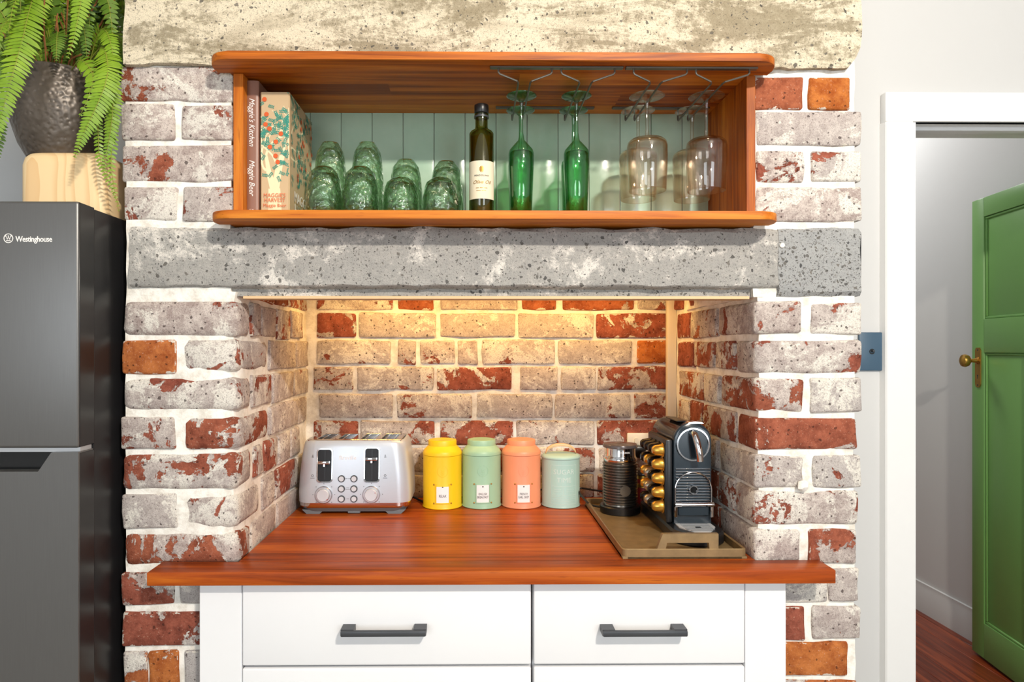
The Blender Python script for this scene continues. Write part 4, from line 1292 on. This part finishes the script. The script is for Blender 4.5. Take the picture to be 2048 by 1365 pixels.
# ---- three tea tins and a sugar tin
def tea_tin(px, mat, label, word, py=1020, turn=.06):
    Y = .525; R = .0578
    t = thing('tea_tin', label, 'tin', (ax(px, Y), Y, COUNTER), group='tea tins in a row')
    bm = NB(); lathe(bm, [(0, .001), (R + .0012, .001), (R + .002, .003), (R, .0065), (R, .155), (R - .0025, .156), (0, .156)], 48); part('body', bm, mat, t)
    bm = NB(); lathe(bm, [(R - .002, .1562), (R + .0006, .1562), (R + .0006, .1625), (R - .001, .1665), (R - .003, .170), (.0445, .181), (.0425, .183), (.0425, .1965), (.0410, .199), (.037, .2000), (.030, .1992), (0, .1990)], 48); part('lid', bm, mat, t)
    a0 = turn
    hz0, hz1 = .0195, .0760
    bm = NB()
    wrap_patch(bm, R, -.0215, -.0185, hz0, hz1, .0002, .0016, 2, a0); wrap_patch(bm, R, .0185, .0215, hz0, hz1, .0002, .0016, 2, a0); wrap_patch(bm, R, -.0215, .0215, hz0 - .002, hz0 + .001, .0002, .0016, 8, a0)
    part('card_holder', bm, mat, t)
    bm = NB()
    for u in (-.026, .026):
        for z in (hz0 - .0005, hz1 - .002):
            a = u / R + a0
            bmesh.ops.create_uvsphere(bm, u_segments=8, v_segments=6, radius=.0026, matrix=Matrix.Translation((R * math.sin(a), -R * math.cos(a), z)))
    part('holder_studs', bm, 'brass', t)
    bm = NB(); wrap_patch(bm, R, -.0182, .0182, hz0 + .001, hz1 - .004 if word != 'RELAX' else hz1 - .008, .0004, .0005, 8, a0); c_ = part('card', bm, 'paper', t)
    lettering(word, .0115 if word == 'RELAX' else .0098, 'ink', c_, wrap(R + .0009, hz0 + .021, a0), sx=.62, line=.95, space=1.05)
    bm = NB(); wrap_patch(bm, R, -.002, .002, hz1 - .0105, hz1 - .0075, .0009, .0003, 2, a0); part('card_mark', bm, 'ink', c_)
    bm = NB(); ec = .113
    for k in range(26):
        a1, a2 = 2 * PI * k / 28 + PI * .62, 2 * PI * (k + 1) / 28 + PI * .62
        pts = []
        for a, r in ((a1, .0150), (a2, .0150), (a2, .0160), (a1, .0160)):
            u, z = r * math.cos(a), ec + r * 1.05 * math.sin(a); th = u / R + a0
            pts.append(((R + .0007) * math.sin(th), -(R + .0007) * math.cos(th), z))
        pts2 = [(p[0] * .985, p[1] * .985, p[2]) for p in pts]
        loops(bm, [pts2, pts])
    for dz in (-.0075, -.002, .0035):
        for s in (-1, 1):
            pts = []
            for u, z in ((0, dz - .0045), (s * .0055, dz), (s * .0055, dz + .0014), (0, dz - .003)):
                th = u / R + a0; pts.append(((R + .0007) * math.sin(th), -(R + .0007) * math.cos(th), ec + z))
            loops(bm, [[(p[0] * .985, p[1] * .985, p[2]) for p in pts], pts])
    part('embossed_emblem', bm, mat, t)
    return t
tea_tin(885, 'tinyellow', 'bright yellow tea tin with a white RELAX card', 'RELAX').location.y -= .006
tea_tin(963, 'tingreen', 'sage green tea tin with a white ENGLISH BREAKFAST card', 'ENGLISH\nBREAKFAST')
tea_tin(1042.5, 'tincoral', 'coral tea tin with a white FRENCH EARL GREY card', 'FRENCH\nEARL GREY')
SY = .527; R = .0568
su = thing('sugar_tin', 'pale aqua sugar tin with a pale wooden handle on its lid', 'tin', (ax(1121.5, SY), SY, COUNTER))
bm = NB(); lathe(bm, [(0, .001), (R + .001, .001), (R + .0018, .003), (R, .006), (R, .143), (0, .143)], 48); part('body', bm, 'tinaqua', su)
bm = NB(); lathe(bm, [(R - .004, .1432), (R + .0010, .1432), (R + .0022, .1455), (R + .0016, .149), (R - .003, .1535), (R - .014, .156), (.020, .157), (0, .157)], 48); part('lid', bm, 'tinaqua', su)
bm = NB()
arc = [(-.046 * math.cos(PI * k / 14), 0, .1515 + .030 * math.sin(PI * k / 14) ** .8) for k in range(15)]
rings = [[(x, -.0075, z - .0035), (x, .0075, z - .0035), (x, .0085, z + .001), (x, .006, z + .0045), (x, -.006, z + .0045), (x, -.0085, z + .001)] for x, _, z in arc]
loops(bm, rings); part('handle', bm, 'palewood', su, label='pale wooden bow handle', smooth=50)
a0 = .055
lettering('SUGAR', .0205, 'aqua_print', su, wrap(R, .108, a0)); lettering('TIME', .0205, 'aqua_print', su, wrap(R, .084, a0))
bm = NB()
for u0, u1, z0, z1 in ((-.041, .041, .013, .0138), (-.041, .041, .128, .1288), (-.041, -.0402, .013, .1288), (.0402, .041, .013, .1288), (-.037, .037, .066, .0667), (-.037, .037, .040, .0406), (-.037, .037, .034, .0346), (-.037, .037, .028, .0286), (-.037, .037, .022, .0226), (-.002, -.0014, .044, .064), (-.030, -.010, .056, .0568), (-.030, -.006, .050, .0506), (.006, .032, .056, .0566), (.006, .032, .050, .0506)):
    wrap_patch(bm, R, u0, u1, z0, z1, .0003, .0003, max(1, int((u1 - u0) / .006)), a0)
part('printed_frame', bm, 'aqua_print', su, smooth=0)

# ---- metal tray
tr = thing('serving_tray', 'worn bronze metal tray under the coffee machine', 'tray', (0, 0, COUNTER))
X0, X1, Y0, Y1 = .331, .612, .000, .515
bm = NB(); box(bm, X0, X1, Y0, Y1, 0, .006, .001, 1)
part('plate', bm, 'tray', tr)
bm = NB()
ring_o = rrect((X1 - X0) / 2, (Y1 - Y0) / 2, .012, 4, (X0 + X1) / 2, (Y0 + Y1) / 2); ring_i = rrect((X1 - X0) / 2 - .006, (Y1 - Y0) / 2 - .006, .009, 4, (X0 + X1) / 2, (Y0 + Y1) / 2)
loops(bm, [[(x, y, .001) for x, y in ring_o], [(x, y, .021) for x, y in ring_o], [(x, y, .023) for x, y in [(a * .7 + c * .3, b * .7 + d * .3) for (a, b), (c, d) in zip(ring_o, ring_i)]], [(x, y, .021) for x, y in ring_i], [(x, y, .006) for x, y in ring_i]], cap0=False, cap1=False)
part('rim', bm, 'tray', tr, smooth=30)
for yy, sg in ((Y0, 1), (Y1, -1)):
    bm = NB(); a, b = (.408, .548); y0_, y1_ = (yy + sg * .002, yy + sg * .014)
    y0_, y1_ = min(y0_, y1_), max(y0_, y1_)
    poly = [(a, .018), (a + .020, .018), (a + .024, .036), (b - .022, .036), (b - .020, .018), (b, .018), (b, .056), (a + .014, .056)]
    prism(bm, poly, y0_, y1_, 'XZ')
    part('handle', bm, 'tray', tr, smooth=15)
TZ = COUNTER + .0062

# ---- milk frother
fr_ = thing('milk_frother', 'dark ribbed milk frother with a smoky lid standing on the tray', 'milk frother', (ax(1240, .412), .412, TZ))
bm = NB(); lathe(bm, [(0, .0), (.052, .0), (.054, .002), (.0545, .018), (.052, .021), (.049, .0215), (0, .0215)], 44); part('base', bm, 'black', fr_)
prof = [(0, .022), (.044, .022)]
z = .026
while z < .136:
    for k in range(4):
        prof.append((.0440 + (.0032 if k in (1, 2) else -.0008), z + (0, .0022, .0048, .0068)[k]))
    z += .0074
prof += [(.0440, .139), (.0435, .144)]
bm = NB(); lathe(bm, prof + [(0, .144)], 44); part('ribbed_body', bm, 'darkmetal', fr_)
bm = NB(); lathe(bm, [(.0436, .140), (.0450, .142), (.0452, .148), (.0420, .153), (.0412, .158), (.0412, .176), (0, .176)], 44); col = part('steel_collar', bm, 'chrome', fr_)
lettering('NESPRESSO', .0062, 'white_print', col, wrap(.0413, .166, .05), space=1.1)
bm = NB(); lathe(bm, [(0, .1762), (.0445, .1762), (.0462, .1775), (.0462, .183), (.0445, .1855), (.010, .1865), (.006, .1885), (0, .189)], 44); part('lid', bm, 'smoke', fr_)
bm = NB()
for r0, r1 in ((.0118, .0135), (.0065, .0080), (0.0015, .0035)):
    disc_ring(bm, r0, r1, -.0478, -.0462, (.004, .066), 28)
lathe(bm, [(0, -.0470), (.0145, -.0470), (.0145, -.040)], 28, (.004, 0, .066), 'Y')
part('power_button', bm, 'darkmetal', fr_)
fr_.scale = (1.05, 1.05, 1.05)
bm = NB(); tube(bm, smooth_path([(-.048, .01, .010), (-.075, .035, .012), (-.095, .075, .030), (-.105, .11, .045), (-.11, .16, .03), (-.10, .19, .006)]), .003, 8); part('power_cord', bm, 'black', fr_)

# ---- canister with a red label, half hidden behind the capsules
cn = thing('coffee_canister', 'small canister with a red label half hidden behind the coffee capsules', 'canister', (ax(1288, .46), .462, TZ))
bm = NB(); lathe(bm, [(0, 0), (.024, 0), (.0245, .002), (.0245, .096), (0, .096)], 32); part('body', bm, 'gold', cn)
bm = NB(); lathe(bm, [(.0246, .010), (.0249, .010), (.0249, .086), (.0246, .086)], 32); part('label', bm, 'red', cn, smooth=0)
bm = NB(); lathe(bm, [(.0248, .062), (.0252, .062), (.0252, .074), (.0248, .074)], 32); part('label_band', bm, 'gold', cn, smooth=0)
bm = NB(); lathe(bm, [(0, .097), (.0235, .097), (.0252, .099), (.0252, .110), (.022, .115), (0, .116)], 32); part('lid', bm, 'smoke', cn)
lettering('AL', .0145, 'gold', cn, wrap(.0252, .046, .15), sx=.8)

# ---- capsule coffee machine
CX = .541; CYF = .062
cm = thing('coffee_machine', 'black and chrome capsule coffee machine on the bronze tray', 'coffee machine', (CX, CYF, TZ))
# local: x across, y from the front of the foot backwards, z up
FP = .098         # front panel plane
BW = .0475
def foot_ring(z, g=0.0):
    pts = []
    for k in range(13):
        a = PI + PI * k / 12
        pts.append((-.002 + (.064 + g) * math.cos(a), .064 + (.064 + g) * math.sin(a)))
    return pts + [(.062 + g, .36), (-.066 - g, .36)]
bm = NB(); loops(bm, [[(x, y, z) for x, y in foot_ring(z, g)] for z, g in ((0, -.004), (.004, 0), (.024, -.001), (.030, -.005))]); part('foot', bm, 'black', cm, smooth=30)
bm = NB()
pts = [(-.044 + .088 * k / 12, .064 - .052 * math.sin(PI * k / 12)) for k in range(13)]
prism(bm, pts + [(.044, FP - .001), (-.044, FP - .001)], .030, .0325, 'XY'); dg = part('drip_grid', bm, 'satin', cm, smooth=20)
bm = NB()
for k in range(7):
    y = .028 + k * .010; wv = .034 if k > 0 else .026
    box(bm, -wv, wv, y, y + .003, .0325, .0334)
part('grid_slots', bm, 'greyplastic', dg, smooth=0)
bm = NB(); box(bm, -.006, .006, .052, .060, .0332, .0345); part('drain_hole', bm, 'black', dg)
# body: arch section extruded backwards
arch = [(-BW, .028), (BW, .028)] + [(BW * math.cos(PI * k / 16), .236 + .047 * math.sin(PI * k / 16)) for k in range(17)]
bm = NB()
rings = []
for y, s in ((FP + .012, .94), (FP + .016, 1.0), (FP + .14, 1.0), (FP + .205, .97), (FP + .212, .90)):
    rings.append([(x * s, y, .15 + (z - .15) * s) for x, z in arch])
loops(bm, rings); part('body', bm, 'gloss_black', cm, smooth=35)
bm = NB(); loops(bm, [[(x * s, y, .15 + (z - .15) * s) for x, z in arch] for y, s in ((FP + .014, 1.0), (FP + .003, 1.0), (FP, .965))]); part('front_panel', bm, 'panel', cm, smooth=35)
bm = NB(); box(bm, -.030, -.004, FP + .03, FP + .13, .2815, .2842, .001, 1); part('top_seam', bm, 'black', cm)
bm = NB()
loops(bm, [[(.020 * math.cos(PI * k / 8) + .008, y, .2800 + .005 * math.sin(PI * k / 8)) for k in range(9)] for y in (FP + .001, FP + .03)]); part('top_badge', bm, 'chrome', cm)
# capsule lever dial
dz, dx = .229, .0
bm = NB(); disc_ring(bm, .0375, .0410, FP - .006, FP + .002, (dx, dz), 44); dring = part('dial_ring', bm, 'chrome', cm)
bm = NB(); lathe(bm, [(0, FP - .003), (.0374, FP - .003), (.0374, FP)], 44, (dx, 0, dz), 'Y'); part('dial_face', bm, 'panel', dring)
bm = NB(); tube(bm, smooth_path([(dx - .001, FP - .003, dz + .028), (dx, FP - .016, dz + .024), (dx + .003, FP - .026, dz + .006), (dx + .007, FP - .030, dz - .018), (dx + .009, FP - .028, dz - .037)]), .0085, 14); part('lever', bm, 'chrome', cm, label='arched chrome lever')
# grille and its arch
for k in range(12):
    z = .168 - k * .0071
    hwid = .0425
    bm = NB(); box(bm, -hwid, hwid, FP - .004, FP + .001, z - .0008, z + .0008, .0003, 1); part('grille_bar', bm, 'chrome', cm)
bm = NB()
ac = .118; pts = []
for k in range(25):
    a = PI * k / 24; pts.append((.0450 * math.cos(a), FP - .006, ac + .042 * math.sin(a)))
pts = [(.0450, FP - .006, .084)] + pts + [(-.0450, FP - .006, .084)]
tube(bm, pts, .0017, 8); part('grille_arch', bm, 'chrome', cm)
bm = NB(); disc_ring(bm, .0088, .0108, FP - .010, FP - .002, (0, .117), 28); rg = part('spout_ring', bm, 'chrome', cm)
bm = NB(); lathe(bm, [(0, FP - .006), (.0089, FP - .006), (.0089, FP - .002)], 24, (0, 0, .117), 'Y'); part('spout_eye', bm, 'gloss_black', rg)
bm = NB(); tube(bm, [(-.046, FP - .012, .082), (.046, FP - .012, .082)], .0052, 16); rl = part('roller', bm, 'chrome', cm)
for s in (-1, 1):
    bm = NB(); tube(bm, [(s * .032, FP - .012, .082), (s * .048, FP - .012, .082)], .0068, 16); box(bm, s * .0445 - .0035, s * .0445 + .0035, FP - .013, FP + .002, .050, .082, .001, 1); part('roller_end', bm, 'chrome', rl)
bm = NB(); box(bm, -.038, .038, FP - .009, FP - .001, .053, .077, .002, 1); part('outlet_cover', bm, 'panel', cm)
bm = NB(); box(bm, -.040, .040, FP + .213, FP + .255, .03, .235, .006, 2); part('water_tank', bm, 'smoke', cm)
# capsule holder plate on the left flank
bm = NB(); box(bm, -.066, -.049, FP + .004, FP + .175, .032, .240, .004, 2); rk = part('capsule_holder', bm, 'black', cm)
bm = NB()
for k in range(4): box(bm, -.0685, -.0655, FP + .004 + k * .0395, FP + .008 + k * .0395, .050, .228, .001, 1)
part('holder_rails', bm, 'black', rk)
bm = NB(); tube(bm, smooth_path([(.02, .35, .02), (.0, .40, .03), (-.05, .50, .012), (-.15, .535, .02), (-.24, .540, .03), (-.36, .545, .02)]), .003, 8); part('power_cord', bm, 'black', cm)

def capsule_mesh(name, mat):
    # axis along -X, wide rim at x=0
    bm = NB(); lathe(bm, [(0, .0), (.0180, 0), (.0185, -.0008), (.0180, -.0018), (.0150, -.002), (.0146, -.006), (.0122, -.0205), (.0085, -.0255), (.0070, -.0265), (0, -.0268)], 24, (0, 0, 0), 'X')
    me = mesh_of(bm, name, 30); me.materials.append(M[mat]); return me
cms = {m: capsule_mesh('capsule_' + m, m) for m in ('gold', 'blackfoil', 'silverfoil')}
rows = ['topmost', 'second from the top', 'third from the top', 'fourth from the top', 'lowest']
cols = [('front column', ['gold'] * 5), ('second column', ['blackfoil'] * 5), ('third column', ['blackfoil', 'gold', 'silverfoil', 'silverfoil', 'silverfoil']), ('rearmost column', ['blackfoil', 'blackfoil', 'gold', 'gold', 'blackfoil'])]
word = {'gold': 'gold', 'blackfoil': 'black', 'silverfoil': 'silver'}
for ci, (cn_, mats_) in enumerate(cols):
    for ri, mt in enumerate(mats_):
        o = bpy.data.objects.new('coffee_capsule', cms[mt]); COL.objects.link(o)
        o.location = (CX - .0682, CYF + FP + .0245 + ci * .0392, 1.117 - ri * .0352)
        o.rotation_euler.x = rnd.uniform(0, 3)
        tag(o, '%s coffee capsule, %s in the %s of the holder' % (word[mt], rows[ri], cn_), 'capsule', 'capsules in the holder beside the machine')

# ================================================================== PLANT ON THE FRIDGE
BX, BY = -.930, .115
bt = FT; btop = az(304, .02)
bm = NB(); 
hgt = btop - bt
secs2 = [(0, .100, .030), (hgt * .1, .100, .030), (hgt - .030, .100, .030), (hgt - .014, .097, .030), (hgt - .005, .090, .028), (hgt, .078, .024)]
loops(bm, [[(x, y, z) for x, y in rrect(h, h, r, 6)] for z, h, r in secs2])
o = part('wooden_block', bm, 'pine', None, (BX, BY, bt), smooth=50)
tag(o, 'pale pine block with rounded edges standing on the fridge', 'plant stand')
PXc, PYc, PZ = -.990, .118, btop
pot = thing('plant_pot', 'dark hammered round plant pot on the pine block', 'pot', (PXc, PYc, PZ))
ph = az(128, .02) - PZ
bm = NB(); lathe(bm, [(0, 0), (.064, 0), (.072, .003), (.090, .035), (.104, .080), (.110, .115), (.1105, .140), (.107, ph * .85), (.104, ph), (.098, ph), (.100, ph * .85), (.100, .12), (0, .10)], 56); part('vessel', bm, 'pot', pot)
bm = NB(); lathe(bm, [(0, ph - .02), (.099, ph - .022)], 32); part('soil', bm, 'soil', pot)

fern = thing('fern', 'lush green fern spilling over the dark pot above the fridge', 'plant', (PXc, PYc, PZ + ph - .02))
FO = Vector((PXc, PYc, PZ + ph - .02))
def frond(path, width, n=34, mat='leaf', seed=0, facing=Vector((0.25, -1, .15)), curl=.25, base_bare=.12, leaf_w=.16):
    R = random.Random(seed)
    P = smooth_path(path, 8)
    # arc-length resample
    L = [0]
    for a, b in zip(P[:-1], P[1:]): L.append(L[-1] + (b - a).length)
    def pos(s):
        s *= L[-1]
        for i in range(len(P) - 1):
            if L[i + 1] >= s:
                t = (s - L[i]) / max(1e-9, L[i + 1] - L[i]); return P[i].lerp(P[i + 1], t)
        return P[-1].copy()
    bm = NB()
    tube(bm, [pos(k / 14) for k in range(15)], [.0017 * (1 - .75 * k / 14) for k in range(15)], 5)
    for f in bm.faces: f.material_index = 1
    fc = facing.normalized()
    for k in range(n):
        s = base_bare + (1 - base_bare) * (k + .5) / n
        p = pos(s); d = (pos(min(1, s + .02)) - pos(max(0, s - .02))).normalized()
        side = d.cross(fc).normalized()
        nrm = side.cross(d).normalized()
        prof = min(1.0, (s - base_bare) * 7 + .35) * (1 - max(0, (s - .55) / .45) ** 1.6 * .88)
        for sg in (-1, 1):
            wl = width * prof * R.uniform(.9, 1.06)
            dirv = (side * sg + d * R.uniform(.22, .40) - nrm * curl * -R.uniform(.2, 1.0) * -1).normalized()
            lw = min(L[-1] * (1 - base_bare) / n * .47, wl * leaf_w * 1.8)
            a = p; m1 = p + dirv * wl * .38; m2 = p + dirv * wl * .78 - Vector((0, 0, wl * .05)); tip = p + dirv * wl - Vector((0, 0, wl * .12))
            e = d * lw
            v = [bm.verts.new(q) for q in (a - e * .8, m1 - e, m2 - e * .75, tip, m2 + e * .75, m1 + e, a + e * .8)]
            bm.faces.new((v[0], v[1], v[5], v[6])); bm.faces.new((v[1], v[2], v[4], v[5])); bm.faces.new((v[2], v[3], v[4]))
    for v in bm.verts: v.co -= FO
    me = bpy.data.meshes.new('frond'); bm.to_mesh(me); bm.free()
    me.polygons.foreach_set('use_smooth', [True] * len(me.polygons))
    link('frond', me, [mat, 'stem'], fern)
def P3(px, py, Y):
    X, Z = at(px, py, Y); return Vector((X, Y, Z))
# the fronds that read as single leaves in front
frond([FO + Vector((-.01, -.02, 0)), P3(100, -60, .03), P3(66, -5, -.02), P3(46, 75, -.06), P3(22, 160, -.08), P3(2, 235, -.085), P3(-14, 300, -.08)], .040, 60, 'leaf', 1, base_bare=.30)
frond([FO + Vector((.0, -.02, 0)), P3(178, -70, .02), P3(168, -30, -.03), P3(158, 25, -.05), P3(148, 75, -.06), P3(134, 118, -.062)], .030, 44, 'leaf', 2, base_bare=.30)
frond([FO + Vector((.05, -.03, 0)), P3(200, 95, .02), P3(215, 125, -.04), P3(212, 165, -.06), P3(192, 215, -.07), P3(170, 262, -.075), P3(148, 316, -.07)], .032, 46, 'leaf', 3, base_bare=.28)
frond([FO + Vector((.06, .0, 0)), P3(205, 130, .02), P3(222, 165, -.02), P3(226, 215, -.03), P3(218, 280, -.03), P3(205, 345, -.03)], .022, 40, 'leaf', 4, base_bare=.3)
frond([FO + Vector((.05, .0, 0)), P3(195, 70, .06), P3(212, 62, .02), P3(222, 90, -.01), P3(230, 130, -.02), P3(236, 160, -.02)], .024, 26, 'leaf', 5, base_bare=.3)
frond([FO + Vector((.03, -.04, 0)), P3(160, 120, .0), P3(186, 150, -.03), P3(180, 185, -.045), P3(168, 215, -.05), P3(158, 235, -.05)], .022, 14, 'leaf', 6, base_bare=.3, leaf_w=.25)
frond([FO + Vector((.07, .0, 0)), P3(216, 180, .0), P3(226, 260, -.02), P3(222, 330, -.03), P3(230, 385, -.035), P3(238, 425, -.04)], .014, 40, 'leaf', 7, base_bare=.1)
frond([FO + Vector((.06, -.02, 0)), P3(190, 170, -.01), P3(196, 260, -.03), P3(200, 320, -.035), P3(222, 375, -.04), P3(240, 415, -.035)], .012, 34, 'leaf', 8, base_bare=.35)
frond([FO + Vector((-.07, -.02, 0)), P3(5, 110, .02), P3(-14, 180, -.01), P3(-4, 260, -.02), P3(-6, 330, -.02)], .026, 40, 'leafshade', 9)
# the mass behind and above
R = random.Random(21)
for k in range(84):
    a = R.uniform(0, 2 * PI); r0 = R.uniform(.01, .07)
    b = FO + Vector((math.cos(a) * r0, math.sin(a) * r0 * .8, 0))
    reach = R.uniform(.10, .30); hgt_ = R.uniform(.08, .36)
    dx, dy = math.cos(a), math.sin(a) * .75
    if dx > .2: reach *= .5
    if dy > .2: reach *= .75
    pts = [b, b + Vector((dx * reach * .25, dy * reach * .25, hgt_ * .55)), b + Vector((dx * reach * .62, dy * reach * .62, hgt_)), b + Vector((dx * reach, dy * reach, hgt_ * R.uniform(.5, .8))), b + Vector((dx * reach * 1.15, dy * reach * 1.15, hgt_ * R.uniform(.0, .5)))]
    frond(pts, R.uniform(.018, .03), 30, R.choice(['leaf', 'leaf', 'leafshade']), 100 + k, Vector((dx * .3, -1, .35)))
for k in range(95):
    a = R.uniform(0, 2 * PI); r0 = R.uniform(.01, .085); L_ = R.uniform(.05, .20)
    b = FO + Vector((math.cos(a) * r0, math.sin(a) * r0, -.005))
    e = b + Vector((math.cos(a) * L_ * .5 + R.uniform(-.03, .03), math.sin(a) * L_ * .4, L_))
    m = b.lerp(e, .5) + Vector((R.uniform(-.02, .02), R.uniform(-.02, .02), .01))
    bm = NB(); tube(bm, [v - FO for v in smooth_path([b, m, e], 4)], [.0017] * 9, 5)
    part('dry_stem', bm, 'drystem', fern)
